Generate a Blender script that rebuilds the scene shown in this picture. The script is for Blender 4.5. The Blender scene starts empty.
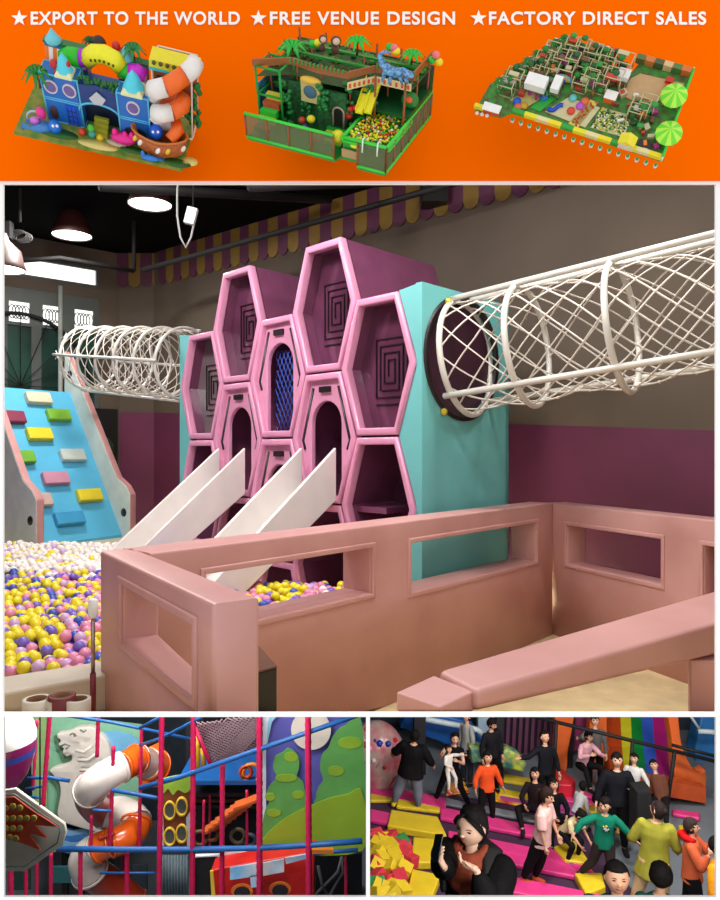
import bpy, bmesh, math, random
from mathutils import Vector, Matrix, noise
R = random.Random(7)
F = 700.0; CZ = 1.6; D = 1.9
sc = bpy.context.scene
COL = sc.collection
def W(px, py, Y): return Vector(((px-360)*Y/F, Y, CZ+(450-py)*Y/F))
def XY(px, Y): return Vector(((px-360)*Y/F, Y))
def onz(px, py, z):
    Y = (CZ-z)*F/(py-450.0); return W(px, py, Y)
def onplane(px, py, p0, n):
    d = Vector(((px-360)/F, 1, (450-py)/F)); o = Vector((0, 0, CZ))
    return o+d*((Vector(p0)-o).dot(n)/d.dot(n))
def lin(c):
    return tuple(((v/255.0)/12.92 if v/255.0 <= .04045 else ((v/255.0+.055)/1.055)**2.4) for v in c)
MATS = {}
def mat(name, c, rough=.5, metal=0, var=.06, scale=6, bump=0, emit=0, alpha=1, trans=0, coat=0, c2=None, vscale=None):
    if name in MATS: return MATS[name]
    m = bpy.data.materials.new(name); m.use_nodes = True; nt = m.node_tree; b = nt.nodes['Principled BSDF']
    col = lin(c)
    tc = nt.nodes.new('ShaderNodeTexCoord'); nz = nt.nodes.new('ShaderNodeTexNoise'); nz.inputs['Scale'].default_value = scale
    nz.inputs['Detail'].default_value = 4
    nt.links.new(tc.outputs['Object'], nz.inputs['Vector'])
    cr = nt.nodes.new('ShaderNodeValToRGB')
    a = lin(c2) if c2 else tuple(v*(1-var) for v in col)
    e = tuple(min(1, v*(1+var)) for v in col)
    cr.color_ramp.elements[0].color = (*a, 1); cr.color_ramp.elements[1].color = (*e, 1)
    cr.color_ramp.elements[0].position = .35; cr.color_ramp.elements[1].position = .65
    nt.links.new(nz.outputs['Fac'], cr.inputs['Fac']); nt.links.new(cr.outputs['Color'], b.inputs['Base Color'])
    b.inputs['Roughness'].default_value = rough; b.inputs['Metallic'].default_value = metal
    if name.startswith('cloth_') or name.startswith('hair_'): b.inputs['Specular IOR Level'].default_value = .15
    if coat: b.inputs['Coat Weight'].default_value = coat
    if emit:
        b.inputs['Emission Color'].default_value = (*col, 1); b.inputs['Emission Strength'].default_value = emit
    if alpha < 1: b.inputs['Alpha'].default_value = alpha
    if trans: b.inputs['Transmission Weight'].default_value = trans
    if bump:
        bp = nt.nodes.new('ShaderNodeBump'); bp.inputs['Strength'].default_value = bump; bp.inputs['Distance'].default_value = .01
        n2 = nt.nodes.new('ShaderNodeTexNoise'); n2.inputs['Scale'].default_value = vscale or scale*8
        nt.links.new(tc.outputs['Object'], n2.inputs['Vector']); nt.links.new(n2.outputs['Fac'], bp.inputs['Height']); nt.links.new(bp.outputs['Normal'], b.inputs['Normal'])
    MATS[name] = m; return m
def tag(o, label=None, cat=None, group=None, kind=None):
    if label: o['label'] = label
    if cat: o['category'] = cat
    if group: o['group'] = group
    if kind: o['kind'] = kind
    return o
def empty(name, loc=(0, 0, 0), label=None, cat=None, group=None, parent=None):
    o = bpy.data.objects.new(name, None); COL.objects.link(o); o.location = loc; o.empty_display_size = .1
    if parent: o.parent = parent
    return tag(o, label, cat, group)
class MB:
    """collects shapes, one mesh"""
    def __init__(s): s.v = []; s.f = []; s.m = []; s.sm = []
    def add(s, vs, fs, mi=0, smooth=False):
        b = len(s.v); s.v += [Vector(v) for v in vs]
        for f in fs: s.f.append([b+i for i in f]); s.m.append(mi); s.sm.append(smooth)
        return s
    def box(s, c, size, mi=0, rot=None, top=1.0):
        x, y, z = [q/2 for q in size]; c = Vector(c)
        vs = [Vector((a*x*(top if e > 0 else 1), b*y*(top if e > 0 else 1), e*z)) for e in (-1, 1) for a, b in ((-1, -1), (1, -1), (1, 1), (-1, 1))]
        if rot is not None:
            if not isinstance(rot, Matrix): rot = Matrix.Rotation(rot, 3, 'Z')
            vs = [rot@v for v in vs]
        return s.add([c+v for v in vs], [(3, 2, 1, 0), (4, 5, 6, 7), (0, 1, 5, 4), (1, 2, 6, 5), (2, 3, 7, 6), (3, 0, 4, 7)], mi)
    def hexa(s, b4, t4, mi=0):
        return s.add(list(b4)+list(t4), [(3, 2, 1, 0), (4, 5, 6, 7), (0, 1, 5, 4), (1, 2, 6, 5), (2, 3, 7, 6), (3, 0, 4, 7)], mi)
    def prism(s, poly, ext, mi=0, smooth=False):
        n = len(poly); p = [Vector(q) for q in poly]; ext = Vector(ext)
        fs = [tuple(range(n))[::-1], tuple(range(n, 2*n))]
        s.add(p+[q+ext for q in p], fs+[(i, (i+1) % n, n+(i+1) % n, n+i) for i in range(n)], mi, smooth); return s
    def loft(s, pts, rads, mi=0, n=12, up=None, cap=True, smooth=True, close=False):
        """rings along a polyline; rads float or (side, other)"""
        pts = [Vector(p) for p in pts]; k = len(pts); vs = []; prev = None
        for i, p in enumerate(pts):
            if close: t = pts[(i+1) % k]-pts[i-1]
            else: t = (pts[min(i+1, k-1)]-pts[max(i-1, 0)])
            if t.length < 1e-9: t = Vector((0, 0, 1))
            t.normalize()
            if prev is None:
                a = Vector(up) if up is not None else (Vector((1, 0, 0)) if abs(t.x) < .8 else Vector((0, 1, 0)))
            else: a = prev
            a = a-t*a.dot(t)
            if a.length < 1e-6: a = t.orthogonal()
            a.normalize(); prev = a; b = t.cross(a)
            r = rads[i] if isinstance(rads, (list, tuple)) else rads
            ra, rb = (r if isinstance(r, (list, tuple)) else (r, r))
            for j in range(n):
                q = 2*math.pi*j/n; vs.append(p+a*ra*math.cos(q)+b*rb*math.sin(q))
        fs = []
        for i in range(k if close else k-1):
            i2 = (i+1) % k
            for j in range(n): fs.append((i*n+j, i*n+(j+1) % n, i2*n+(j+1) % n, i2*n+j))
        if cap and not close: fs += [tuple(range(n))[::-1], tuple(range((k-1)*n, k*n))]
        return s.add(vs, fs, mi, smooth)
    def ell(s, c, r, mi=0, n=16, m=10, rot=None, fn=None):
        c = Vector(c); r = r if isinstance(r, (tuple, list)) else (r, r, r); vs = []; fs = []
        for i in range(m+1):
            th = math.pi*i/m
            for j in range(n):
                ph = 2*math.pi*j/n; u = Vector((math.sin(th)*math.cos(ph), math.sin(th)*math.sin(ph), math.cos(th)))
                v = Vector((u.x*r[0], u.y*r[1], u.z*r[2]))
                if fn: v = fn(u, v)
                if rot is not None: v = rot@v
                vs.append(c+v)
        for i in range(m):
            for j in range(n): fs.append((i*n+j, (i+1)*n+j, (i+1)*n+(j+1) % n, i*n+(j+1) % n))
        return s.add(vs, fs, mi, True)
    def lathe(s, c, prof, mi=0, n=24, axis=None, smooth=True):
        """prof list of (r, h) along axis"""
        c = Vector(c); ax = Vector(axis).normalized() if axis is not None else Vector((0, 0, 1)); a = ax.orthogonal().normalized(); b = ax.cross(a); vs = []; fs = []
        for r, h in prof:
            for j in range(n):
                q = 2*math.pi*j/n; vs.append(c+ax*h+a*r*math.cos(q)+b*r*math.sin(q))
        for i in range(len(prof)-1):
            for j in range(n): fs.append((i*n+j, i*n+(j+1) % n, (i+1)*n+(j+1) % n, (i+1)*n+j))
        return s.add(vs, fs, mi, smooth)
    def xf(s, M): s.v = [M@v for v in s.v]; return s
    def build(s, name, mats, parent=None, bevel=0, seg=2, merge=False, local=None, **kw):
        me = bpy.data.meshes.new(name)
        if not isinstance(mats, (list, tuple)): mats = [mats]
        o_ = Vector(local) if local is not None else Vector((0, 0, 0))
        me.from_pydata([v-o_ for v in s.v], [], s.f)
        for m in mats: me.materials.append(m)
        me.polygons.foreach_set('material_index', s.m); me.polygons.foreach_set('use_smooth', s.sm)
        bm = bmesh.new(); bm.from_mesh(me)
        if merge: bmesh.ops.remove_doubles(bm, verts=bm.verts, dist=1e-5)
        bmesh.ops.recalc_face_normals(bm, faces=bm.faces); bm.to_mesh(me); bm.free()
        o = bpy.data.objects.new(name, me); COL.objects.link(o)
        if parent: o.parent = parent
        o.location = o_
        if bevel:
            b = o.modifiers.new('bevel', 'BEVEL'); b.width = bevel; b.segments = seg; b.limit_method = 'ANGLE'; b.angle_limit = .6
            for p in me.polygons: p.use_smooth = True
            sm_angle(o)
        return tag(o, **kw)
def sm_angle(o, a=.7):
    me = o.data
    bm = bmesh.new(); bm.from_mesh(me)
    for e in bm.edges:
        if len(e.link_faces) == 2 and e.calc_face_angle(0) > a: e.smooth = False
    bm.to_mesh(me); bm.free()
    if o.modifiers:
        try: o.modifiers[0].harden_normals = True
        except Exception: pass
def plate(name, outer, holes, org, ax, ay, thick, mats, parent=None, bev=0, mi=None, **kw):
    """flat plate with holes; 2D outlines in the (ax, ay) frame; front face at org, body behind it along ax x ay negative"""
    cu = bpy.data.curves.new(name, 'CURVE'); cu.dimensions = '2D'; cu.fill_mode = 'BOTH'
    for loop in [outer]+list(holes):
        sp = cu.splines.new('POLY'); sp.points.add(len(loop)-1)
        for p, q in zip(sp.points, loop): p.co = (q[0], q[1], 0, 1)
        sp.use_cyclic_u = True
    cu.extrude = max(1e-4, thick/2-bev); cu.bevel_depth = bev; cu.bevel_resolution = 2
    if bev: cu.offset = -bev
    t = bpy.data.objects.new('tmp', cu); COL.objects.link(t)
    dg = bpy.context.evaluated_depsgraph_get(); me = bpy.data.meshes.new_from_object(t.evaluated_get(dg))
    bpy.data.objects.remove(t); bpy.data.curves.remove(cu)
    ax = Vector(ax).normalized(); ay = Vector(ay); ay = (ay-ax*ay.dot(ax)).normalized(); az = ax.cross(ay)
    M = Matrix((ax, ay, az)).transposed().to_4x4(); M.translation = Vector(org)-az*thick/2
    me.transform(M)
    bm = bmesh.new(); bm.from_mesh(me); bmesh.ops.remove_doubles(bm, verts=bm.verts, dist=1e-5)
    bmesh.ops.recalc_face_normals(bm, faces=bm.faces); bm.to_mesh(me); bm.free()
    me.materials.clear()
    for m in (mats if isinstance(mats, (list, tuple)) else [mats]): me.materials.append(m)
    for p in me.polygons: p.use_smooth = bev > 0; p.material_index = 0
    me.name = name
    o = bpy.data.objects.new(name, me); COL.objects.link(o)
    if parent: o.parent = parent; 
    if bev: sm_angle(o, .9)
    return tag(o, **kw)
def rect(a, b, c, d): return [(a, b), (c, b), (c, d), (a, d)]
def copy_tree(o, parent=None):
    c = o.copy(); COL.objects.link(c); c.parent = parent
    for ch in list(o.children): copy_tree(ch, c)
    return c
def remesh(mb, voxel, smooth=2):
    me = bpy.data.meshes.new('t'); me.from_pydata(mb.v, [], mb.f); o = bpy.data.objects.new('t', me); COL.objects.link(o)
    md = o.modifiers.new('r', 'REMESH'); md.mode = 'VOXEL'; md.voxel_size = voxel
    if smooth:
        s = o.modifiers.new('s', 'SMOOTH'); s.iterations = smooth; s.factor = .5
    dg = bpy.context.evaluated_depsgraph_get(); r = bpy.data.meshes.new_from_object(o.evaluated_get(dg))
    out = MB(); out.add([v.co.copy() for v in r.vertices], [tuple(p.vertices) for p in r.polygons], 0, True)
    bpy.data.objects.remove(o); bpy.data.meshes.remove(r); return out
def arc(cx, cy, r, a0, a1, n, ry=None):
    ry = r if ry is None else ry
    return [(cx+r*math.cos(a0+(a1-a0)*i/n), cy+ry*math.sin(a0+(a1-a0)*i/n)) for i in range(n+1)]
PI = math.pi
# camera, world
cam = bpy.data.cameras.new('camera'); co = bpy.data.objects.new('camera', cam); COL.objects.link(co)
co.location = (0, 0, CZ); co.rotation_euler = (PI/2, 0, 0); cam.sensor_fit = 'HORIZONTAL'; cam.sensor_width = 36; cam.lens = 36*F/720; cam.clip_start = .05
sc.camera = co
wd = bpy.data.worlds.new('world'); sc.world = wd; wd.use_nodes = True
wd.node_tree.nodes['Background'].inputs[0].default_value = (1, 1, 1, 1); wd.node_tree.nodes['Background'].inputs[1].default_value = 1.03
sc.view_settings.view_transform = 'Standard'; sc.view_settings.look = 'None'; sc.view_settings.exposure = 0; sc.view_settings.gamma = 1
sc.view_settings.use_curve_mapping = False
sc.cycles.use_denoising = True
sc.cycles.max_bounces = 6; sc.cycles.transparent_max_bounces = 12
def lamp(name, kind, loc, energy, size=.5, color=(1, 1, 1), target=None, spot=1.2, blend=.6, sy=None):
    l = bpy.data.lights.new(name, kind); l.energy = energy; l.color = color
    if kind == 'AREA':
        l.size = size
        if sy: l.shape = 'RECTANGLE'; l.size_y = sy
    else: l.shadow_soft_size = size
    if kind == 'SPOT': l.spot_size = spot; l.spot_blend = blend
    o = bpy.data.objects.new(name, l); COL.objects.link(o); o.location = loc
    if target is not None: o.rotation_euler = (Vector(target)-Vector(loc)).to_track_quat('-Z', 'Y').to_euler()
    return o
fz = lambda py, Y=D: CZ+(450-py)*Y/F
fx = lambda px, Y=D: (px-360)*Y/F
# ---------------------------------------------------------------- shell and facade
m_white = mat('white_paint', (252, 252, 252), .6, var=.005)
m_black = mat('dark_ceiling', (4, 4, 4), 1, var=.2); m_black.node_tree.nodes['Principled BSDF'].inputs['Specular IOR Level'].default_value = .1
m_wall = mat('beige_wall', (94, 81, 69), .75, var=.08, scale=1.2)
m_purple = mat('purple_wall', (104, 44, 76), .55, var=.12, scale=1.5)
m_floor = mat('beige_floor', (206, 184, 140), .6, var=.12, scale=5, bump=.1)
ZT = 4.74; ZL = -4.9; ZW = -7.1
plate('wall_front', rect(-8.5, ZW, 8.5, ZT),
      [rect(fx(3), fz(712.6), fx(716), fz(184)), rect(fx(4), fz(897), fx(366), fz(717)), rect(fx(370), fz(897), fx(716), fz(717))],
      (0, D, 0), (1, 0, 0), (0, 0, 1), .008, m_white, kind='structure')
# raked slab and main floor
mb = MB(); z0 = fz(712.8); ye = 4.26
mb.hexa([(-8.5, D+.008, z0-.010), (8.5, D+.008, z0-.010), (8.5, ye, -.012), (-8.5, ye, -.012)], [(-8.5, D+.008, z0), (8.5, D+.008, z0), (8.5, ye, 0), (-8.5, ye, 0)])
mb.hexa([(-8.5, ye, -.012), (8.5, ye, -.012), (8.5, 16.4, -.012), (-8.5, 16.4, -.012)], [(-8.5, ye, 0), (8.5, ye, 0), (8.5, 16.4, 0), (-8.5, 16.4, 0)])
mb.build('floor', [m_floor], kind='structure')
def zr(Y): return z0-(z0/(ye-D-.008))*(Y-D-.008) if Y < ye else 0
MB().box((0, 7.5, ZT+.05), (11.2, 11.3, .1)).build('ceiling', m_black, kind='structure')
# door wall at the left, back wall running from far left to near right
pA = Vector((-5.6, 9.65)); pB = Vector((-3.85, 11.2)); pC = Vector((-3.29, 11.17)); pD = Vector((5.6, 4.05))
MB().box((-5.65, 5.8, ZT/2), (.1, 7.8, ZT)).build('wall_left', m_wall, kind='structure')
MB().box((5.65, 3.0, ZT/2), (.1, 2.3, ZT)).build('wall_right', m_wall, kind='structure')
def wallseg(p, q, za, zb, th=.1):
    d = (q-p).normalized(); n = Vector((-d.y, d.x))*th
    P = lambda v, z: (v.x, v.y, z)
    return [P(p, za), P(q, za), P(q+n, za), P(p+n, za)], [P(p, zb), P(q, zb), P(q+n, zb), P(p+n, zb)]
def bandwall(p, q, b0, b1):
    mb = MB()
    d = (q-p).normalized(); n = Vector((-d.y, d.x))*.1; P = lambda v, z: (v.x, v.y, z)
    mb.hexa([P(p, 0), P(q, 0), P(q+n, 0), P(p+n, 0)], [P(p, b0), P(q, b1), P(q+n, b1), P(p+n, b0)], 1)
    mb.hexa([P(p, b0), P(q, b1), P(q+n, b1), P(p+n, b0)], [P(p, ZT), P(q, ZT), P(q+n, ZT), P(p+n, ZT)], 0)
    return mb
bandwall(pC, pD, 2.2, 1.6).build('wall_back', [m_wall, m_purple], kind='structure')
bandwall(pB, pC, 2.2, 2.2).build('wall_corner', [m_wall, m_purple], kind='structure')
# scalloped border painted boards along the top of the back wall
m_sc1 = mat('scallop_purple', (92, 40, 68), .6); m_sc2 = mat('scallop_mustard', (132, 102, 38), .6)
dBD = (pD-pC); L = dBD.length; dBD.normalize(); nB = Vector((dBD.y, -dBD.x))
mb = MB(); s = -.6; i = 0; w = .19
while s < L-.1:
    p = pC+dBD*s+nB*.004; 
    if s < 0: p = Vector((pC.x+s*.98, pC.y+.02))+Vector((0, -.01)); dd = Vector((1, 0)); nn = Vector((0, -1))
    else: dd = dBD; nn = nB
    pts = [(0, 4.78), (0, 4.3)]+[(w/2-w/2*math.cos(a*PI/8), 4.3-.1*math.sin(a*PI/8)) for a in range(1, 8)]+[(w, 4.3), (w, 4.78)]
    mb.prism([(p.x+dd.x*u, p.y+dd.y*u, z) for u, z in pts], (nn.x*.02, nn.y*.02, 0), i % 2); s += w; i += 1
mb.build('trim_1', [m_sc1, m_sc2], kind='structure')
# dark pipe rail in front of the border, dark column
m_dk = mat('black_metal', (14, 12, 13), .7)
mb = MB(); q0 = W(143, 270, 9.6); q1 = W(452, 184, 7.0)
mb.loft([q0, q0+(q1-q0)*1.3], .035, n=8)
mb.build('ceiling_pipe', m_dk, label='long black pipe running under the ceiling along the scalloped purple and yellow border', cat='pipe')
mb = MB(); q0 = W(3, 262, 9.0); q1 = W(134, 271, 9.6); mb.loft([q0, W(60, 258, 9), q1], .03, n=8); mb.loft([q1, q1+Vector((0, 0, 1.2))], .03, n=8)
mb.build('ceiling_pipe', m_dk, label='bent black pipe above the glass doors, turning up at its right end', cat='pipe')
p = XY(434, 7.75); mb = MB().box((p.x, p.y, 4.86), (.27, .27, 1.1)); mb.build('trim_2', m_dk, kind='structure')
mb = MB()
for (a, b) in (((100, 186, 6.5), (330, 200, 8.5)), ((250, 186, 6), (440, 180, 8))):
    mb.loft([W(*a), W(*b)], .05, n=8)
mb.build('ceiling_pipe', m_dk, label='group of black service pipes hanging below the dark ceiling', cat='pipe')
# glass doors on the left wall
m_frame = mat('grey_frame', (86, 92, 88), .5); m_gl = mat('dark_teal_glass', (28, 64, 54), .3, var=.5, scale=1.5)
m_lit = mat('daylight_glass', (255, 255, 250), .4, emit=1.2)
dd = (pB-pA).normalized(); du = lambda px, Y=None: None
n3 = Vector((dd.y, -dd.x, 0))
P3 = lambda u, z, o=0: Vector((pA.x+dd.x*u+n3.x*o, pA.y+dd.y*u+n3.y*o, z))
def U(px, py, o=0):   # pixel on the door wall -> (u, z)
    q = onplane(px, py, P3(0, 0, o), n3); return ((Vector((q.x, q.y))-pA).dot(dd), q.z)
Lw = (pB-pA).length
u0 = U(10, 300)[0]; u1 = U(100, 300)[0]
zt0 = U(50, 262)[1]; zt1 = U(50, 279)[1]
doorz = U(50, 292)[1]
plate('wall_doors', rect(0, 0, Lw, ZT), [rect(.15, .05, Lw-.32, doorz), rect(.15, zt1, Lw-.35, zt0)], P3(0, 0, 0), (dd.x, dd.y, 0), (0, 0, 1), .1, m_wall, kind='structure')
wn = plate('window_1', rect(.13, zt1-.03, Lw-.33, zt0+.03), [rect(.17, zt1+.01, Lw-.37, zt0-.01)], P3(0, 0, .01), (dd.x, dd.y, 0), (0, 0, 1), .05, m_frame, kind='structure')
mb = MB(); a, b = P3(.15, zt1, -.05), P3(Lw-.35, zt0, -.05)
mb.add([P3(.15, zt1, -.05), P3(Lw-.35, zt1, -.05), P3(Lw-.35, zt0, -.05), P3(.15, zt0, -.05)], [(0, 1, 2, 3)]); mb.build('pane', m_lit, parent=wn)
nd = 4; wd_ = (Lw-.32-.15)/nd
m_grn = mat('plant_behind_glass', (32, 70, 34), .8, var=.5, scale=12)
for k in range(nd):
    a = .15+k*wd_; b = a+wd_
    dr = plate('door_%d' % (k+1), rect(a, .05, b, doorz), [rect(a+.07, .2, b-.07, doorz-.55), rect(a+.09, doorz-.5, b-.09, doorz-.2)], P3(0, 0, -.01), (dd.x, dd.y, 0), (0, 0, 1), .06, m_frame, kind='structure')
    mb = MB(); mb.add([P3(a+.07, .2, -.04), P3(b-.07, .2, -.04), P3(b-.07, doorz-.55, -.04), P3(a+.07, doorz-.55, -.04)], [(0, 1, 2, 3)]); mb.build('pane', m_gl, parent=dr)
    mb = MB(); mb.add([P3(a+.09, doorz-.5, -.05), P3(b-.09, doorz-.5, -.05), P3(b-.09, doorz-.2, -.05), P3(a+.09, doorz-.2, -.05)], [(0, 1, 2, 3)]); mb.build('transom_pane', m_lit, parent=dr)
    mb = MB()
    for q in range(5):
        cx = a+.14+q*(wd_-.28)/4; mb.loft([P3(cx+.05*math.cos(t*PI/6), doorz-.35+.1*math.sin(t*PI/6), -.035) for t in range(12)], .008, n=5, close=True)
    mb.build('ironwork', m_frame, parent=dr)
mb = MB(); mb.loft([P3(u1-.62, 0.05, .05), P3(u1-.62, doorz+.1, .05)], .035, n=8); mb.build('trim_3', mat('pale_post', (170, 176, 170), .5), kind='structure')
# big bicycle wheel silhouette decoration on the doors and shrubs outside
cu, cz = U(20, 372); 
mb = MB(); mb.loft([P3(cu+1.0*math.cos(t*PI/24), cz-.2+1.05*math.sin(t*PI/24), .03) for t in range(48)], .03, n=6, close=True)
for t in range(16): mb.loft([P3(cu, cz-.2, .03), P3(cu+1.0*math.cos(t*PI/8), cz-.2+1.05*math.sin(t*PI/8), .03)], .006, n=4)
mb.build('wheel_decoration', m_dk, label='large thin black wheel shape standing against the dark glass doors', cat='decoration')
mb = MB(); 
for k in range(30):
    q = P3(cu-.5+R.random()*1.8, .25+R.random()*1.75, .12+.1*R.random()); mb.ell(q, .12+.1*R.random(), n=7, m=5)
mb.build('potted_shrub', mat('shrub', (30, 66, 30), .8, var=.5, scale=12), label='dark green shrub standing in front of the glass doors at left', cat='plant')
plate('door_5', rect(Lw-.72, .02, Lw-.04, 2.25), [], P3(0, 0, .03), (dd.x, dd.y, 0), (0, 0, 1), .04, mat('unlit_doorway', (12, 9, 10), .8), kind='structure')  # black plate stands in for the shade inside the open doorway
# pendant lamps
m_lampw = mat('lit_lamp', (255, 252, 246), .4, emit=6); m_shade = mat('lamp_shade', (58, 26, 22), .5)
lps = [((72, 236), 9.2, 'lit round pendant lamp with a flat white face, left of the red-rimmed lamp'), ((150, 205), 8.2, 'lit round pendant lamp with a dark red bell shade, right of the other lamp'), ((2, 270), 8.0, 'lit round pendant lamp cut off by the left edge, over the climbing ramp')]
for (pp, Y, lab) in lps:
    c = W(pp[0], pp[1], Y); r = .25
    t = empty('pendant_lamp', c, lab, 'lamp', 'pendant lamps under the dark ceiling')
    MB().lathe((0, 0, 0), [(r, 0), (r*1.02, .02), (r*.95, .06), (r*.8, .22), (.08, .34), (.05, .42), (0, .43)], n=32).build('lamp_shade', m_shade, t)
    MB().lathe((0, 0, .012), [(0, 0), (r*.97, 0), (r*.97, .01), (0, .01)], n=32).build('diffuser', m_lampw, t)
    MB().loft([(0, 0, .42), (0, 0, ZT-c.z)], .012, n=6).build('cord', m_dk, t)
# hanging white device with cable
c = W(191, 216, 6.6)
t = empty('ceiling_sensor', c, 'small white box hanging from the ceiling on a looped cable', 'device')
MB().box((0, 0, 0), (.1, .06, .16), rot=Matrix.Rotation(.25, 3, 'Y')).build('housing', mat('grey_plastic', (215, 218, 215), .4), t, bevel=.01)
MB().loft([(.02, 0, .07), (.02, 0, ZT-c.z)], .008, n=6).build('rod', m_dk, t)
MB().loft([(.03, 0, -.06), (.0, 0, -.2), (-.05, 0, -.3), (-.1, 0, -.2), (-.13, 0, 0), (-.13, 0, .25), (-.1, 0, .5)], .01, n=6).build('cable', mat('cable_grey', (150, 150, 148), .5), t)
c = W(20, 226, 8.5)
mb = MB()
for k in range(4): mb.loft([W(16+k*2, 224+k, 8.4)+Vector((.1*math.cos(t*PI/8), .05, .06*math.sin(t*PI/8)-.12)) for t in range(16)], .012, n=5, close=True)
mb.box(W(15, 222, 8.4)+Vector((-.1, 0, -.1)), (.12, .1, .2)); mb.loft([W(20, 222, 8.4), W(20, 222, 8.4)+Vector((0, 0, 2))], .02, n=6)
mb.build('cable_coil', m_dk, label='coil of black cable hanging from the ceiling above the glass doors', cat='cable')
# ---------------------------------------------------------------- honeycomb play wall
tt = Vector((1.81, -1.8, 0)); TL = tt.length; tt.normalize(); nn_ = Vector((.697, .717, 0)).normalized()   # nn_ points to the back
H0 = Vector((-1.665, 7.4, 0)); PITCH = TL/4
m_pink = mat('pink_frame', (222, 150, 184), .35, var=.04, coat=.3)
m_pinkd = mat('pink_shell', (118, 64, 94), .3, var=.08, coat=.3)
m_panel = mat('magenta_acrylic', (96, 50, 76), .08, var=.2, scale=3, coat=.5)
m_grpanel = mat('grey_acrylic', (120, 106, 110), .08, var=.15, scale=3)
m_groove = mat('black_groove', (28, 14, 22), .4)
m_teal = mat('teal_panel', (110, 190, 190), .5, var=.05, scale=2)
hc = empty('honeycomb_play_wall', (0, 0, 0), 'tall pink honeycomb play wall of hexagonal cubbies and arched doorways between teal side panels', 'play structure')
HA, HB, HH = .412, .224, .565
def hexpts(s=1.0, dx=0): 
    return [(-HA+dx, 0), (-HB+dx*.5, -HH+dx), (HB-dx*.5, -HH+dx), (HA-dx, 0), (HB-dx*.5, HH-dx), (-HB+dx*.5, HH-dx)]
def hw(u, w, d, u0, z0): return H0+tt*(u0+u)+nn_*d+Vector((0, 0, z0+w))
def cell(col, zc, kind, depth=1.25):
    u0 = col*PITCH
    org = H0+tt*u0+Vector((0, 0, zc))
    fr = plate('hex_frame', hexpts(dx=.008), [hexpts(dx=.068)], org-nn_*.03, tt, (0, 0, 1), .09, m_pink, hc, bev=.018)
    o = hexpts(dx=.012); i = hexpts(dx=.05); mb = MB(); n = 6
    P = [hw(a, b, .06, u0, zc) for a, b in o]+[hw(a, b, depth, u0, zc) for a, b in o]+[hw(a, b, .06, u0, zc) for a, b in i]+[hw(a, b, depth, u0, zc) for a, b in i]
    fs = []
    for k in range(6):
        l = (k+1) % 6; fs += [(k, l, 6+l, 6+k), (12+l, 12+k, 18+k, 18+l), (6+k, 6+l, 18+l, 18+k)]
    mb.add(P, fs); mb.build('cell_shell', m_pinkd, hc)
    if kind in ('maze', 'greymaze', 'plain'):
        d = .17 if kind != 'plain' else .6
        pn = plate('back_panel', hexpts(dx=.05), [], org+nn_*d, tt, (0, 0, 1), .02, m_grpanel if kind == 'greymaze' else m_panel, hc)
        if kind != 'plain':
            pts = []; a, b = .17, .27; st = .045; x0, x1, y0, y1 = -a, a, -b, b
            pts = [(x0, y0-.0)]
            while x1-x0 > st*1.5:
                pts += [(x1, y0), (x1, y1), (x0, y1)]; y0 += st*1.3; pts += [(x0, y0)]; x0 += st; x1 -= st; y1 -= st*1.3
            mb = MB()
            for k in range(len(pts)-1):
                p, q = pts[k], pts[k+1]
                mb.box(hw((p[0]+q[0])/2, (p[1]+q[1])/2-.03, d-.008, u0, zc), (abs(p[0]-q[0])+.009, .012, abs(p[1]-q[1])+.009), rot=math.atan2(tt.y, tt.x))
            mb.build('spiral_groove', m_groove, pn)
    else:
        ah = .19; zb = -.5; za = .12
        arch = [(-ah, zb)]+[(ah, zb)]+[(ah*math.cos(t*PI/12), za+.2*math.sin(t*PI/12)) for t in range(13)]
        pn = plate('arch_panel', hexpts(dx=.05), [arch], org+nn_*.02, tt, (0, 0, 1), .05, m_pink, hc, bev=.01)
        MB().box(hw(0, .42, .012, u0, zc), (.13, .04, .05), rot=math.atan2(tt.y, tt.x)).build('slot', m_groove, pn)
        mb = MB()
        for sgn in (-1, 1):
            mb.loft([hw(sgn*.16, .44, .018, u0, zc), hw(sgn*.3, -.02, .018, u0, zc), hw(sgn*.27, -.1, .018, u0, zc)], .013, n=6)
        mb.build('groove', m_groove, pn)
        if kind == 'net':
            mb = MB()
            for k in range(-9, 10):
                for sg in (-1, 1):
                    pts = []
                    for q in range(20):
                        w_ = -.5+q*.045; u = k*.06+sg*(w_)*.55
                        if abs(u) < ah and w_ < .3: pts.append(hw(u, w_, .12, u0, zc))
                    if len(pts) > 1: mb.loft([pts[0], pts[-1]], .005, n=4)
            mb.build('safety_net', mat('net_blue', (60, 90, 190), .6), pn)
        if kind != 'open':
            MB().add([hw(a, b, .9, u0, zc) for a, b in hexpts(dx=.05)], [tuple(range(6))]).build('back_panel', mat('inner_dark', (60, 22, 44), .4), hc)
oz = 2.84-HH; ez = 3.40-HH; PZ = 1.13
cell(0, oz, 'greymaze'); cell(0, oz-PZ, 'plain'); 
cell(1, ez, 'maze'); cell(1, ez-PZ, 'arch'); cell(1, ez-2*PZ, 'plain')
cell(2, oz, 'net'); cell(2, oz-PZ, 'arch')
cell(3, ez, 'maze'); cell(3, ez-PZ, 'arch'); cell(3, ez-2*PZ, 'plain')
cell(4, oz, 'maze'); cell(4, oz-PZ, 'plain')
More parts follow.
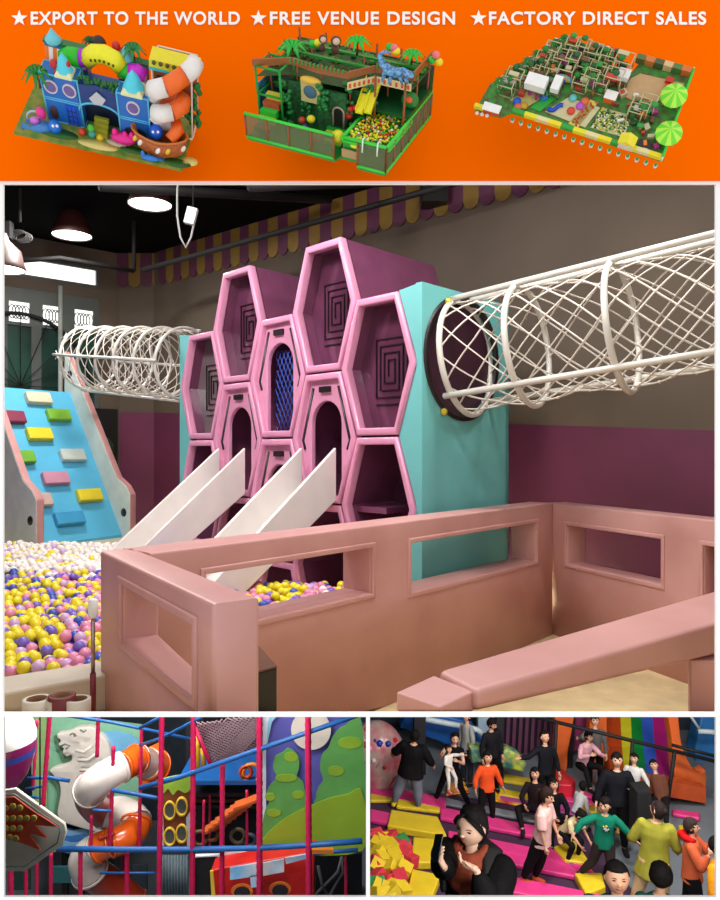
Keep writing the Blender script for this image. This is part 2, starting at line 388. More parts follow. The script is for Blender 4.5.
# lower half cells
for col, zt in ((0, oz-1.5*PZ), (2, oz-1.5*PZ), (4, oz-1.5*PZ)):
    u0 = col*PITCH
    P = [(-HB, zt), (-HA+.06, 0.0), (HA-.06, 0.0), (HB, zt)]
    plate('lower_panel', [(-HB-.01, zt-.01), (-HA, .0), (HA, .0), (HB+.01, zt-.01)], [[(-HB+.03, zt-.07), (-HA+.09, .06), (HA-.09, .06), (HB-.03, zt-.07)]], H0+tt*u0-nn_*.02, tt, (0, 0, 1), .08, m_pink, hc, bev=.015)
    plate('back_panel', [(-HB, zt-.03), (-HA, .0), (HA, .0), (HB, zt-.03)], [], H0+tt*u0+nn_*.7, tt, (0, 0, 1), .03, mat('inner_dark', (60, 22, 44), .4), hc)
# teal side panels that follow the zigzag edge of the honeycomb
for sgn, u0, ext in ((-1, 0, .455), (1, 4*PITCH, .455)):
    z1 = 2.84
    zig = [(sgn*HB, z1), (sgn*HA, oz), (sgn*HB, oz-HH), (sgn*HA, oz-PZ), (sgn*HB, oz-PZ-HH), (sgn*HA, 0.01)]
    poly = zig+[(sgn*ext, .01), (sgn*ext, z1+.03), (sgn*HB, z1)]
    plate('side_panel', poly[:-1], [], H0+tt*u0+nn_*.0, tt, (0, 0, 1), .06, m_teal, hc)
# big teal box side with the tunnel opening
cB = H0+tt*(4*PITCH+.455); dS = nn_.copy(); LS = 1.2
Zt = 2.87
TC = Vector((.864, 5.62, 2.336))
du_ = (TC-cB).dot(dS); TR = .47
hole = [(du_+TR*math.cos(t*PI/20), TC.z+TR*math.sin(t*PI/20)) for t in range(40)]
plate('side_wall', rect(.0, .01, LS, Zt), [hole], cB, dS, (0, 0, 1), .06, m_teal, hc)
sn = dS.cross(Vector((0, 0, 1)))*1.0   # outward normal of the side wall
if sn.x < 0: sn = -sn
TCp = cB+dS*du_; TCp.z = TC.z
MB().lathe(TCp+sn*.002, [(TR-.01, -.02), (TR+.035, -.02), (TR+.035, .012), (TR-.01, .012), (TR-.01, -.02)], n=48, axis=sn).build('opening_rim', m_groove, hc)
mb = MB(); q = [cB, cB+dS*LS, cB+dS*LS-sn*1.0, cB-sn*1.0]
mb.prism([v+Vector((0, 0, .02)) for v in [cB+dS*LS-dS*.05, cB+dS*LS, cB+dS*LS-sn*1.0, cB+dS*LS-sn*1.0-dS*.05]], (0, 0, Zt-.05)); mb.build('rear_panel', m_teal, hc)
q = H0+tt*(4*PITCH+.46)+nn_*.7
mb = MB(); mb.prism([cB+dS*.06-sn*.052, cB+dS*.06-sn*.046, cB+dS*1.05-sn*.046, cB+dS*1.05-sn*.052], (0, 0, 2.8)); mb.build('hole_dark_sheet', mat('inner_dark', (60, 22, 44), .4), hc)  # dark sheet added behind the tunnel hole so it looks unlit inside
# platforms behind the arches
mb = MB()
for z in (1.14, ):
    a = H0+nn_*.1; b = H0+tt*4*PITCH+nn_*.1
    mb.prism([a+Vector((0, 0, z-.06)), b+Vector((0, 0, z-.06)), b+nn_*.8+Vector((0, 0, z-.06)), a+nn_*.8+Vector((0, 0, z-.06))], (0, 0, .05))
mb.build('platform', m_pinkd, hc)
# ---------------------------------------------------------------- tunnels
m_tube = mat('white_steel', (222, 220, 212), .35, .1); m_net = mat('white_net', (216, 208, 198), .7)
def tunnel(label, c0, c1, r, rings, rails, nh, turns, sag=.0, tr=.022, nr=.0055, knots=False):
    ax = (c1-c0); L = ax.length; ax.normalize(); up = Vector((0, 0, 1)); sd = ax.cross(up).normalized(); up = sd.cross(ax)
    t = empty('net_tunnel', c0, label, 'tunnel', 'white rope net crawl tunnels')
    Pt = lambda s, a, rr: (ax*s+sd*math.cos(a)*rr+up*math.sin(a)*rr)
    for s in rings: MB().loft([Pt(s, q*PI/20, r) for q in range(40)], tr, n=8, close=True).build('ring', m_tube, t)
    for a in rails: MB().loft([Pt(-.02, a, r+tr), Pt(L, a, r+tr)], tr, n=8).build('rail', m_tube, t)
    mb = MB(); N = int(L/.05)
    def rr(s, a):
        k = min(range(len(rings)), key=lambda i: abs(rings[i]-s)); 
        d = min(1, abs(rings[k]-s)/.35)
        return r*(.97-sag*d*.9*(1 if math.sin(a) < 0.2 else .8))
    for h in range(nh):
        for sg in (-1, 1):
            mb.loft([Pt(L*i/N, 2*PI*(h/nh)+sg*turns*2*PI*i/N, rr(L*i/N, 2*PI*(h/nh)+sg*turns*2*PI*i/N)) for i in range(N+1)], nr, n=4)
    if knots:
        for h1 in range(nh):
            for h2 in range(nh):
                for m_ in range(-2, 4):
                    s_ = L*((h2-h1)/nh+m_)/(2*turns)
                    if .02 < s_ < L:
                        a = 2*PI*h1/nh+turns*2*PI*s_/L; mb.ell(Pt(s_, a, rr(s_, a)), .0125, n=6, m=4)
    mb.build('rope_net', m_net, t)
    return t
c1 = Vector((2.36, 4.62, 2.53)); c1 = TCp+(c1-TCp)*1.35
Lr = (c1-TCp).length
t = tunnel('large white rope net tunnel rising from the teal panel to the right edge', TCp+Vector((0, 0, 0)), c1, .46, [.03, .55, 1.25, 2.3], [1.75, 5.55-PI*.0, 1.2, 3.9], 11, .95, sag=.12, tr=.024, nr=.0072, knots=True)
for a in (1.9, 4.0):
    pass
m_yel = mat('yellow_knob', (222, 196, 60), .4)
for (px, py) in ((446, 302), (442, 412)):
    q = onplane(px, py, cB, sn); MB().ell(q+sn*.02-TCp, .028, n=10, m=8).build('bolt_cap', m_yel, t)
q0 = W(186, 364, 8.0); q1 = W(84, 358, 9.3)
tunnel('smaller white rope net tunnel leading left from the honeycomb towards the glass doors', q0, q1, .41, [.02, .42, .82, 1.2, 1.6, 2.0], [1.2, 0, PI, 4.7], 9, 1.3, tr=.018, nr=.006)
# ---------------------------------------------------------------- slides
m_slide = mat('white_slide', (226, 220, 216), .28, var=.03, coat=.3)
def slide(u0, lab, L=1.14):
    s0 = H0+tt*u0; sh = .2; t = empty('slide', (s0.x, s0.y, 0), lab, 'slide', 'white slides running down from the arched doorways')
    z0_, z1_ = 1.24, .56; dn = -nn_
    def P(u, d, z): 
        v = tt*u+dn*d; return (v.x, v.y, z)
    zz = lambda d: z0_+(z1_-z0_)*d/L
    mb = MB(); mb.hexa([P(-sh, .08, z0_-.05), P(sh, .08, z0_-.05), P(sh, L, z1_-.05), P(-sh, L, z1_-.05)], [P(-sh, .08, z0_), P(sh, .08, z0_), P(sh, L, z1_), P(-sh, L, z1_)]); mb.build('slide_bed', m_slide, t)
    for s in (-1, 1):
        a, b = sorted((s*sh, s*(sh+.035)))
        mb = MB(); mb.prism([P(a, .08, zz(0)-.06), P(a, L, zz(L)-.1), P(a, L+.15, zz(L)-.1), P(a, L+.15, zz(L)+.1), P(a, L, zz(L)+.22), P(a, .08, zz(0)+.38)], tt*(b-a)); mb.build('side_wall', m_slide, t, bevel=.008)
slide(PITCH, 'white straight slide coming down from the left arched doorway')
slide(3*PITCH, 'white straight slide coming down from the right arched doorway, nearer the camera')
# ---------------------------------------------------------------- climbing ramp
BL = Vector((-3.74, 8.1, .5)); BR = Vector((-3.08, 9.06, .5)); wv = (BR-BL); WW = wv.length; wv.normalize()
av = Vector((-wv.y, wv.x, 0)); RL = 1.15; rise = 1.9
rp = empty('climbing_ramp', (BL.x, BL.y, 0), 'blue climbing ramp with coloured foot blocks between pale pink-edged side panels', 'climbing ramp')
Pr = lambda u, a, h: wv*u+av*a*RL+Vector((0, 0, .5+rise*a+h))
mb = MB(); mb.hexa([Pr(0, 0, -.5), Pr(WW, 0, -.5), Pr(WW, 1, -2.4), Pr(0, 1, -2.4)], [Pr(0, 0, 0), Pr(WW, 0, 0), Pr(WW, 1, 0), Pr(0, 1, 0)]); mb.hexa([Pr(0, 1, -2.4), Pr(WW, 1, -2.4), Pr(WW, 1.7, -3.7), Pr(0, 1.7, -3.7)], [Pr(0, 1, 0), Pr(WW, 1, 0), Pr(WW, 1.0, 0)+av*.7, Pr(0, 1.0, 0)+av*.7])
mb = MB(); mb.prism([Pr(0, 0, -.5), Pr(0, 0, 0), Pr(0, 1, 0), Pr(0, 1, 0)+av*.5, Pr(0, 1, -2.4)+av*.5], wv*WW); mb.build('ramp_surface', mat('sky_blue_pad', (84, 176, 214), .5, var=.08, scale=2), rp)
m_side = mat('pale_side', (206, 214, 206), .5); m_sedge = mat('pink_edge', (196, 140, 138), .5)
for u in (-.1, WW):
    prof = [(-.14, -.5), (-.14, .8), (-.06, .76), (.1, .56), (1.0, .46), (1.12, .36)]
    pts = [Pr(u, a, h) for a, h in prof[:6]]+[Pr(u, 1.12, -2.6), Pr(u, .0, -.5)]
    mb = MB(); mb.prism(pts, wv*.1, 0)
    # edge faces pink, broad faces pale
    for k in range(2, len(mb.m)): mb.m[k] = 1
    sp = mb.build('side_panel', [m_side, m_sedge], rp, bevel=.02)
    for a_, h_ in ((-.03, .35), (1.0, .25)):
        c = Pr(u, a_, h_)
        MB().lathe(c-wv*.003, [(0, 0), (.055, 0), (.055, .106), (0, .106)], n=16, axis=wv).build('grip_hole', m_groove, sp)
rn = wv.cross(av*RL+Vector((0, 0, rise))).normalized(); 
if rn.y > 0: rn = -rn
sl = (av*RL+Vector((0, 0, rise))).normalized()
for (px, py, w_, c) in ((37, 400, .34, (206, 196, 168)), (10, 419, .34, (130, 40, 70)), (57, 417, .32, (120, 176, 50)), (38, 436, .33, (214, 196, 40)), (71, 457, .34, (186, 196, 190)), (21, 459, .3, (110, 170, 50)), (54, 480, .34, (196, 136, 160)), (88, 497, .34, (220, 200, 44)), (38, 502, .3, (200, 170, 160)), (68, 520, .38, (60, 150, 196))):
    q = onplane(px, py, BL, rn); M = Matrix((wv, sl, wv.cross(sl))).transposed()
    q = q-Vector((BL.x, BL.y, 0)); 
    MB().box(q+rn*.04, (w_, .17, .08), rot=M).build('foot_block', mat('pad_%d_%d_%d' % c, c, .5), rp, bevel=.015)
# beige ledge under the ramp
mb = MB(); mb.prism([(-5.2, 7.9, 0), (-3.0, 7.9, 0), (-2.0, 8.3, 0), (-2.4, 9.3, 0), (-5.2, 9.3, 0)], (0, 0, .47)); mb.build('landing_step', mat('beige_step', (190, 180, 150), .6), bevel=.02, label='low beige landing step under the blue climbing ramp', cat='step')
mb = MB(); mb.prism([onz(3, 560, .52), onz(20, 547, .52), onz(34, 552, .52), onz(14, 568, .52)], (0, 0, -.5)); mb.build('floor_mat', mat('crimson_pad', (150, 30, 70), .6), label='dark crimson pad lying beside the white balls at the left edge', cat='mat')
# ---------------------------------------------------------------- pink barrier
m_bar = mat('pink_barrier', (204, 154, 150), .42, var=.05, scale=2, c2=(196, 144, 140))
ZB = 1.14
def F2(px, py, z=ZB): v = onz(px, py, z); return Vector((v.x, v.y))
def zfix(o):
    for v in o.data.vertices:
        if v.co.z < .3: v.co.z = zr(v.co.y)+.001
def barrier(p, q, th, holes, name, lab, parent=None, ztop=ZB):
    d = (q-p); L = d.length; d.normalize(); n = Vector((d.y, -d.x, 0))   # towards the camera side
    if n.y > 0: n = -n
    hs = []
    for (x0, x1, ya, yb, yc, yd) in holes:
        a = onplane(x0, ya, (p.x, p.y, 0), n); b = onplane(x1, yb, (p.x, p.y, 0), n); c = onplane(x1, yc, (p.x, p.y, 0), n); e = onplane(x0, yd, (p.x, p.y, 0), n)
        ua, ub = (Vector((a.x, a.y))-p).dot(d), (Vector((b.x, b.y))-p).dot(d)
        ua = max(ua, .06); ub = min(ub, L-.05)
        zt_, zb_ = (a.z+b.z)/2, (c.z+e.z)/2
        hs.append(rect(ua, min(zt_, zb_), ub, max(zt_, zb_)))
    N = 14
    outer = [(L*i/N, zr((p+d*(L*i/N)).y)) for i in range(N+1)]+[(L, ztop), (0, ztop)]
    o = plate(name, outer, hs, (p.x, p.y, 0), (d.x, d.y, 0), (0, 0, 1), th, m_bar, parent, bev=.016)
    for v in o.data.vertices:
        if v.co.z < zr(v.co.y)+.13: v.co.z = zr(v.co.y)+.001
    # raised lips round each window
    for h in hs:
        (a, b), _, (c, e), _ = h
        plate('window_lip', rect(a-.035, b-.035, c+.035, e+.035), [rect(a-.004, b-.004, c+.004, e+.004)], Vector((p.x, p.y, 0))+n*.012, (d.x, d.y, 0), (0, 0, 1), .02, m_bar, o if parent is None else o, bev=.008)
    return o
br = empty('play_barrier', (0, 0, 0), 'long pale pink padded barrier wall with rectangular windows turning a corner', 'barrier')
barrier(F2(150, 553), F2(553, 503), .24, [(206, 371, 573, 550, 594, 630), (411, 536, 541, 525, 565, 587)], 'wall_section', '', br)
barrier(F2(553, 503)+(F2(553, 503)-F2(722, 521)).normalized()*.05, F2(722, 521), .2, [(567, 661, 526, 539, 584, 564), (704, 718, 546, 548, 598, 596)], 'wall_section', '', br)
pz = [F2(100, 551), F2(213, 604)]
d = (pz[1]-pz[0]).normalized()
barrier(pz[0], pz[1], .155, [(122, 194, 592, 617, 681, 652)], 'wall_section', '', br)
# front low rail on the right
rl = empty('front_rail', (0, 0, 0), 'low pale pink padded rail in the right foreground, ending in a small block', 'rail')
mb = MB(); z1 = .85; zb1 = .70
top = [onz(477, 690, z1), onz(740, 616.6, z1), onz(740, 583, z1), onz(438, 670, z1)]
bot = [Vector((v.x, v.y, max(zb1, zr(v.y)+.004))) for v in top]
mb.hexa(bot, top); mb.build('rail_beam', m_bar, rl, bevel=.022, seg=3)
top = [onz(440, 707, .835), onz(474, 691, .835), onz(434, 675, .835), onz(396, 692, .835)]
mb = MB(); mb.hexa([Vector((v.x, v.y, zr(v.y)+.002)) for v in top], top); mb.build('end_block', m_bar, rl, bevel=.016)
mb = MB(); pL = [XY(690, 3.0), XY(735, 2.98), XY(735, 3.25), XY(688, 3.25)]
mb.hexa([(v.x, v.y, zr(v.y)+.002) for v in pL], [(v.x, v.y, zb1) for v in pL]); mb.build('leg', m_bar, rl, bevel=.01)
# dark box by the barrier end
c = [XY(250, 2.75), XY(277, 2.45), XY(262, 2.4), XY(238, 2.7)]
mb = MB(); ztb = 1.6-.315*2.45
b = W(277, 668, 2.45); a = W(256, 649, 2.75)
P4 = [Vector((a.x, a.y, 0)), Vector((b.x, b.y, 0)), Vector((b.x-.12, b.y-.12, 0)), Vector((a.x-.16, a.y-.06, 0))]
mb.hexa([(v.x, v.y, zr(v.y)+.002) for v in P4], [(v.x, v.y, b.z) for v in P4])
mb.build('waste_box', [mat('black_box', (24, 20, 20), .35)], bevel=.004, label='black box with a brown lid tucked behind the near end of the pink barrier', cat='box')
mb = MB(); mb.prism([(v.x, v.y, b.z+.001) for v in P4], (0, 0, .006)); o = mb.build('lid', mat('brown_lid', (96, 62, 40), .4)); o.parent = bpy.data.objects['waste_box']
# ---------------------------------------------------------------- ball pit
m_pit = mat('cream_pad', (196, 184, 166), .55, var=.05)
e = [onz(-60, 686, .6), onz(104, 660, .6), onz(116, 673, .6), onz(-60, 704, .6)]
mb = MB(); mb.hexa([Vector((v.x, v.y, zr(v.y)+.002)) for v in e], e); mb.build('pit_edge', m_pit, bevel=.02, label='cream padded edge of the ball pit in the left foreground', cat='pit edge')
cols = {'yellow': (232, 214, 40), 'white': (236, 228, 222), 'pink': (226, 140, 176), 'purple': (120, 96, 196), 'blue': (60, 84, 180), 'lilac': (206, 170, 216)}
bm_ = {k: mat('ball_'+k, v, .35, var=.02) for k, v in cols.items()}
proto = {}
for k in cols: 
    me = bpy.data.meshes.new('ball_'+k); b_ = bmesh.new(); bmesh.ops.create_uvsphere(b_, u_segments=14, v_segments=9, radius=.034); b_.to_mesh(me); b_.free()
    for p in me.polygons: p.use_smooth = True
    me.materials.append(bm_[k]); proto[k] = me
cand = []; sp = .066; yy = 3.42; row = 0
e2 = F2(120, 553); e3 = F2(553, 503)
while yy < 7.85:
    xx = -4.6+(row % 2)*sp/2
    while xx < .1:
        x = xx+R.uniform(-.012, .012); y = yy+R.uniform(-.012, .012)
        z = .53+.05*noise.noise(Vector((x*2.2, y*2.2, 0)))+R.uniform(-.02, .03)
        px = 360+x*F/y; py = 450-(z-CZ)*F/y
        ok = True
        dA = (e3-e2).normalized(); 
        if (Vector((x, y))-e2).dot(Vector((-dA.y, dA.x))) < .33 and px > 98: ok = False
        if px < -12: ok = False
        # keep clear of the honeycomb wall
        if (Vector((x, y, 0))-H0).dot(nn_) > -.1: ok = False
        if px > 130 and py < 584: ok = False
        if ok: cand.append((x, y, z, px, py))
        xx += sp
    yy += sp*.88; row += 1
def pick(px, py, y):
    r = R.random(); fr = (py-548)/110
    if y > 6.2 or (py < 572 and r < .8): return 'white' if r < .82 else ('lilac' if r < .9 else 'yellow')
    n_ = noise.noise(Vector((px*.03, py*.03, 3)))
    if px > 60 and n_ > -.1: w = [('pink', .42), ('yellow', .62), ('purple', .75), ('blue', .84), ('lilac', .94), ('white', 1)]
    elif fr < .3: w = [('purple', .3), ('yellow', .55), ('white', .8), ('lilac', .9), ('blue', 1)]
    else: w = [('yellow', .62), ('purple', .74), ('pink', .86), ('blue', .94), ('lilac', 1)]
    for k, v in w:
        if r < v: return k
    return 'yellow'
vis = [c for c in cand if 3 < c[3] < 118 and 545 < c[4] < 672 or (262 < c[3] < 300 and 585 < c[4] < 602)]
vis.sort(key=lambda c: c[1]); big = vis[:300]; bs = set(big)
where = lambda px, py: ('near the cream edge' if py > 630 else 'in the middle of the pit' if py > 585 else 'at the far end of the pit')
for c in big:
    k = pick(c[3], c[4], c[1]); o = bpy.data.objects.new('pit_ball', proto[k]); COL.objects.link(o); o.location = c[:3]
    tag(o, '%s plastic ball lying among the others %s' % (k, where(c[3], c[4])), 'ball', '%s plastic balls %s' % (k, where(c[3], c[4])))
mb = MB(); names = list(cols); T = []
bmm = bmesh.new(); bmesh.ops.create_icosphere(bmm, subdivisions=2, radius=.034); bv = [v.co.copy() for v in bmm.verts]; bf = [tuple(v.index for v in f.verts) for f in bmm.faces]; bmm.free()
for c in cand:
    if c in bs: continue
    o_ = Vector(c[:3]); mb.add([v+o_ for v in bv], bf, names.index(pick(c[3], c[4], c[1])), True)
mb.build('ball_pit_balls', [bm_[k] for k in names], kind='stuff', label='mass of small plastic balls filling the rest of the pit', cat='balls')
mb = MB(); pf = [(-5.4, 3.5), (-1.6, 3.5), (-1.5, 3.75), (-1.2, 4.27), (-.55, 5.3), (-1.95, 6.6), (-2.9, 7.8), (-5.4, 7.8), (-5.4, 4.27)]; nf = len(pf); mb.add([(a, b, zr(b)+.002) for a, b in pf]+[(a, b, .45) for a, b in pf], [tuple(range(nf)), tuple(range(nf, 2*nf))]+[(i, (i+1) % nf, nf+(i+1) % nf, nf+i) for i in range(nf)]); mb.build('ball_pit_fill', bm_['purple'], kind='stuff', label='packed lower layer of balls under the pit surface', cat='balls')
# roller pole and tape rolls
q = W(93, 600, 2.75)
t = empty('pole_roller', (q.x, q.y, zr(q.y)), 'thin red and steel pole with a white roller head leaning by the ball pit edge', 'pole')
H = q.z-zr(q.y)
MB().loft([(0, 0, 0), (.0, 0, H*.35)], .012, n=10).build('grip', mat('maroon', (110, 24, 40), .4), t)
MB().loft([(0, 0, H*.35), (0, 0, H-.06)], .008, n=10).build('shaft', mat('steel', (170, 150, 150), .25, .8), t)
MB().loft([(0, 0, H-.07), (0, 0, H-.06), (0, 0, H), (0, 0, H+.005)], [.015, .019, .019, .012], n=12).build('roller_head', mat('white_foam', (226, 226, 226), .8), t)
for (px, py, r, c, lab) in ((37, 701, .05, (210, 205, 195), 'white tape roll lying on its side at the far left'), (62, 695, .048, (110, 36, 44), 'dark red tape roll between the white ones'), (60, 707, .046, (205, 198, 186), 'white tape roll in front of the dark red one'), (78, 700, .045, (214, 208, 198), 'white tape roll rightmost, beside the red pole')):
    Y = 2.55; q = W(px, py, Y); 
    t = empty('tape_roll', (q.x, q.y, zr(q.y)), lab, 'tape roll', 'tape rolls in the lower left corner'); h = max(.05, q.z-zr(q.y))
    MB().lathe((0, 0, 0), [(r, .002), (r, h), (r*.72, h), (r*.72, .002), (r, .002)], n=28).build('tape', mat('tape_%d' % c[1], c, .5), t)
    MB().lathe((0, 0, 0), [(r*.71, .004), (r*.71, h+.001), (r*.64, h+.001), (r*.64, .004), (r*.71, .004)], n=28).build('cardboard_core', mat('cardboard', (120, 80, 50), .8), t)
# ---------------------------------------------------------------- unseen lamps added over the room
for i, (x, y) in enumerate(((-2.6, 5.2), (.2, 4.4), (1.9, 4.2))):
    lamp('unseen_lamp', 'AREA', (x, y, 4.6), 60, .5, (1, .97, .92), target=(x+.1, y+.6, 0))
lamp('unseen_lamp', 'AREA', (-3.6, 8.2, 4.5), 105, .5, (1, .97, .92), target=(-3.4, 8.2, 0))
lamp('unseen_lamp', 'AREA', (-1.6, 4.6, 4.2), 60, .5, (1, .94, .95), target=(-.6, 6.8, 1.5))
lamp('unseen_lamp', 'AREA', (-.7, 2.9, 3.9), 22, .35, (1, .96, .93), target=(-.5, 3.2, 1))  # unseen lamp added near the front to brighten the barrier
lamp('unseen_lamp', 'AREA', (1.2, 3.0, 3.9), 18, .35, (1, .96, .93), target=(1.3, 3.6, 1))  # its unseen partner, added on the right side of the barrier
# ---------------------------------------------------------------- orange sign above the opening
m_or = mat('orange_board', (255, 106, 0), 1, var=.004); m_or.node_tree.nodes['Principled BSDF'].inputs['Specular IOR Level'].default_value = 0; m_or.node_tree.nodes['Principled BSDF'].inputs['Base Color'].default_value = (1, .15, .003, 1)
YB = D-.0085
hs = empty('orange_sign', (0, YB, fz(90, YB)), 'wide bright orange sign board with white lettering and stars above the play room', 'sign')
zt_, zb_ = fz(-200, YB)-fz(90, YB), fz(180, YB)-fz(90, YB)
mb = MB(); mb.hexa([(-2.1, .0, zb_), (2.1, 0, zb_), (2.1, .0075, zb_), (-2.1, .0075, zb_)], [(-2.1, 0, zt_), (2.1, 0, zt_), (2.1, .0075, zt_), (-2.1, .0075, zt_)]); mb.build('board', m_or, hs)
m_txt = mat('white_letters', (255, 250, 244), .6, var=.003)
Yt = YB-.002
for (txt, x0, x1) in (('EXPORT TO THE WORLD', 30, 239), ('FREE VENUE DESIGN', 269, 454), ('FACTORY DIRECT SALES', 488, 705)):
    cu = bpy.data.curves.new('lettering', 'FONT'); cu.body = txt; cu.size = .05; cu.space_character = 1.12; cu.offset = .0011; cu.extrude = .0012
    o = bpy.data.objects.new('lettering', cu); COL.objects.link(o); o.data.materials.append(m_txt); o.rotation_euler = (PI/2, 0, 0)
    bpy.context.view_layer.update()
    w_ = o.dimensions.x; tw = (x1-x0)*Yt/F; sx = tw/w_; h_ = o.dimensions.y; sy = (13.2*Yt/F)/h_
    o.scale = (sx, sy, 1); bpy.context.view_layer.update(); me = bpy.data.meshes.new_from_object(o.evaluated_get(bpy.context.evaluated_depsgraph_get())); me.name = 'lettering'; bpy.data.objects.remove(o); o = bpy.data.objects.new('lettering', me); COL.objects.link(o); o.scale = (sx, sy, 1); o.rotation_euler = (PI/2, 0, 0); o.parent = hs; o.location = (fx(x0, Yt), -.002, fz(24.3, Yt)-fz(90, YB))
for cx in (19.5, 258.5, 478.5):
    pts = []
    for k in range(10):
        r = (8.2 if k % 2 == 0 else 3.3)*Yt/F; a = PI/2+k*PI/5; pts.append((r*math.cos(a), r*math.sin(a)))
    plate('star', pts, [], (fx(cx, Yt), -.004, fz(18.5, Yt)-fz(90, YB)), (1, 0, 0), (0, 0, 1), .003, m_txt, hs)
class Mini:
    def __init__(s, name, cat, label, O, a, e, Y0, zs=1, group=None):
        s.O = O; s.ca, s.sa = math.cos(a), math.sin(a); s.ce, s.se = math.cos(e), math.sin(e); k = Y0/F
        d = Vector(((330-360)/F*0+(O[0]+85-360)/F, 1, (450-105)/F)).normalized()
        r = Vector((1, 0, 0)); r = (r-d*r.dot(d)).normalized(); u = r.cross(d)
        Rv = Matrix((r, d, u)).transposed()            # view frame: x right, y away, z up
        Rm = Rv@Matrix.Rotation(e, 3, 'X')@Matrix.Rotation(-a, 3, 'Z')
        # oblique rays: scale so that one unit is about one pixel
        k = k/Vector(((O[0]+85-360)/F, 1, 345/F)).length*1.0*Vector(((O[0]+85-360)/F, 1, 345/F)).length
        s.M = Matrix.Translation(W(O[0], O[1], Y0))@Rm.to_4x4()@Matrix.Diagonal((k, k, k*zs, 1))
        s.I = s.M.inverted()
        s.t = empty(name, (0, 0, 0), label, cat, group); s.t.matrix_world = s.M
    def ray(s, px, py):
        o = s.I@Vector((0, 0, CZ)); return o, s.I@W(px, py, 1.7)-o
    def P(s, px, py, y):
        o, d = s.ray(px, py); return o+d*((y-o.y)/d.y)
    def G(s, px, py, z=0):
        o, d = s.ray(px, py); return o+d*((z-o.z)/d.z)
    def b(s, mb, name, m, par=None, **kw):
        if not isinstance(m, (list, tuple)): m = [m]
        return mb.build(name, m, par or s.t, **kw)
def C(*c): return mat('mini_%d_%d_%d' % c, c, .45, var=.03, scale=.2)
def palm(mn, p, h, r, leaf=(24, 130, 40), trunk=(90, 60, 30)):
    mb = MB(); mb.loft([p, p+Vector((h*.05, 0, h*.5)), p+Vector((0, 0, h))], [r*.09, r*.07, r*.05], n=6); t = mn.b(mb, 'palm_trunk', C(*trunk))
    mb = MB()
    for k in range(9):
        a = k*2*PI/9; d = Vector((math.cos(a), math.sin(a), 0)); q = p+Vector((0, 0, h)); sd = Vector((-d.y, d.x, 0))
        pts = [q, q+d*r*.5+Vector((0, 0, r*.35)), q+d*r+Vector((0, 0, -r*.1*(1+k % 3)))]
        mb.loft(pts, [(r*.05, r*.04), (r*.16, r*.03), (r*.03, r*.02)], n=6, up=sd)
    mn.b(mb, 'palm_leaves', C(*leaf), t)
def framebox(mb, x0, x1, y0, y1, z0, z1, r=.9, mi=0):
    for x in (x0, x1):
        for y in (y0, y1): mb.loft([(x, y, z0), (x, y, z1)], r, mi, n=5)
    for z in (z0, z1):
        for y in (y0, y1): mb.loft([(x0, y, z), (x1, y, z)], r, mi, n=5)
        for x in (x0, x1): mb.loft([(x, y0, z), (x, y1, z)], r, mi, n=5)
def pole(mb, x, y, z0, z1, r=1, mi=0): mb.loft([(x, y, z0), (x, y, z1)], r, mi, n=6)
# --- blue pirate playground model
m1 = Mini('playground_model', 'model', 'small blue seaside playground model with orange and white spiral slide on the orange sign', (14, 131), math.radians(19.5), math.radians(40), 1.70, 1.15)
RR = random.Random(3)
mb = MB(); mb.box((83, 39, -1.5), (166, 80, 3)); mn = m1
base = m1.b(mb, 'base_mat', mat('mini_green_mat', (56, 112, 30), .7, var=.2, scale=.08, c2=(150, 140, 50)))
mb = MB()
for (x, y, rx, ry, mi) in ((40, 10, 20, 7, 0), (80, 6, 20, 6, 1), (115, 10, 14, 5, 0), (20, 18, 14, 5, 2), (160, 6, 14, 6, 0), (137, 6, 10, 4, 2), (172, 12, 8, 6, 1), (98, 16, 12, 6, 3)):
    mb.lathe((x, y, 0), [(0, .3), (1, .3), (1, 0)], mi, n=14); n_ = 42
    for i in range(n_): v = mb.v[-n_+i]; mb.v[-n_+i] = Vector((x+(v.x-x)*rx, y+(v.y-y)*ry, v.z))
m1.b(mb, 'mat_patch', [C(30, 90, 24), C(226, 206, 120), C(40, 110, 190), C(196, 180, 150)], base)
mb = MB(); mb.box((76, 50, 12), (96, 26, 24)); m1.b(mb, 'dark_core', C(20, 34, 60))
mb = MB(); mb.box((78, 48, 31), (98, 28, 3)); m1.b(mb, 'upper_deck', C(30, 90, 170))
BLU = C(24, 104, 190); LBL = C(90, 190, 226); DBL = C(20, 54, 120)
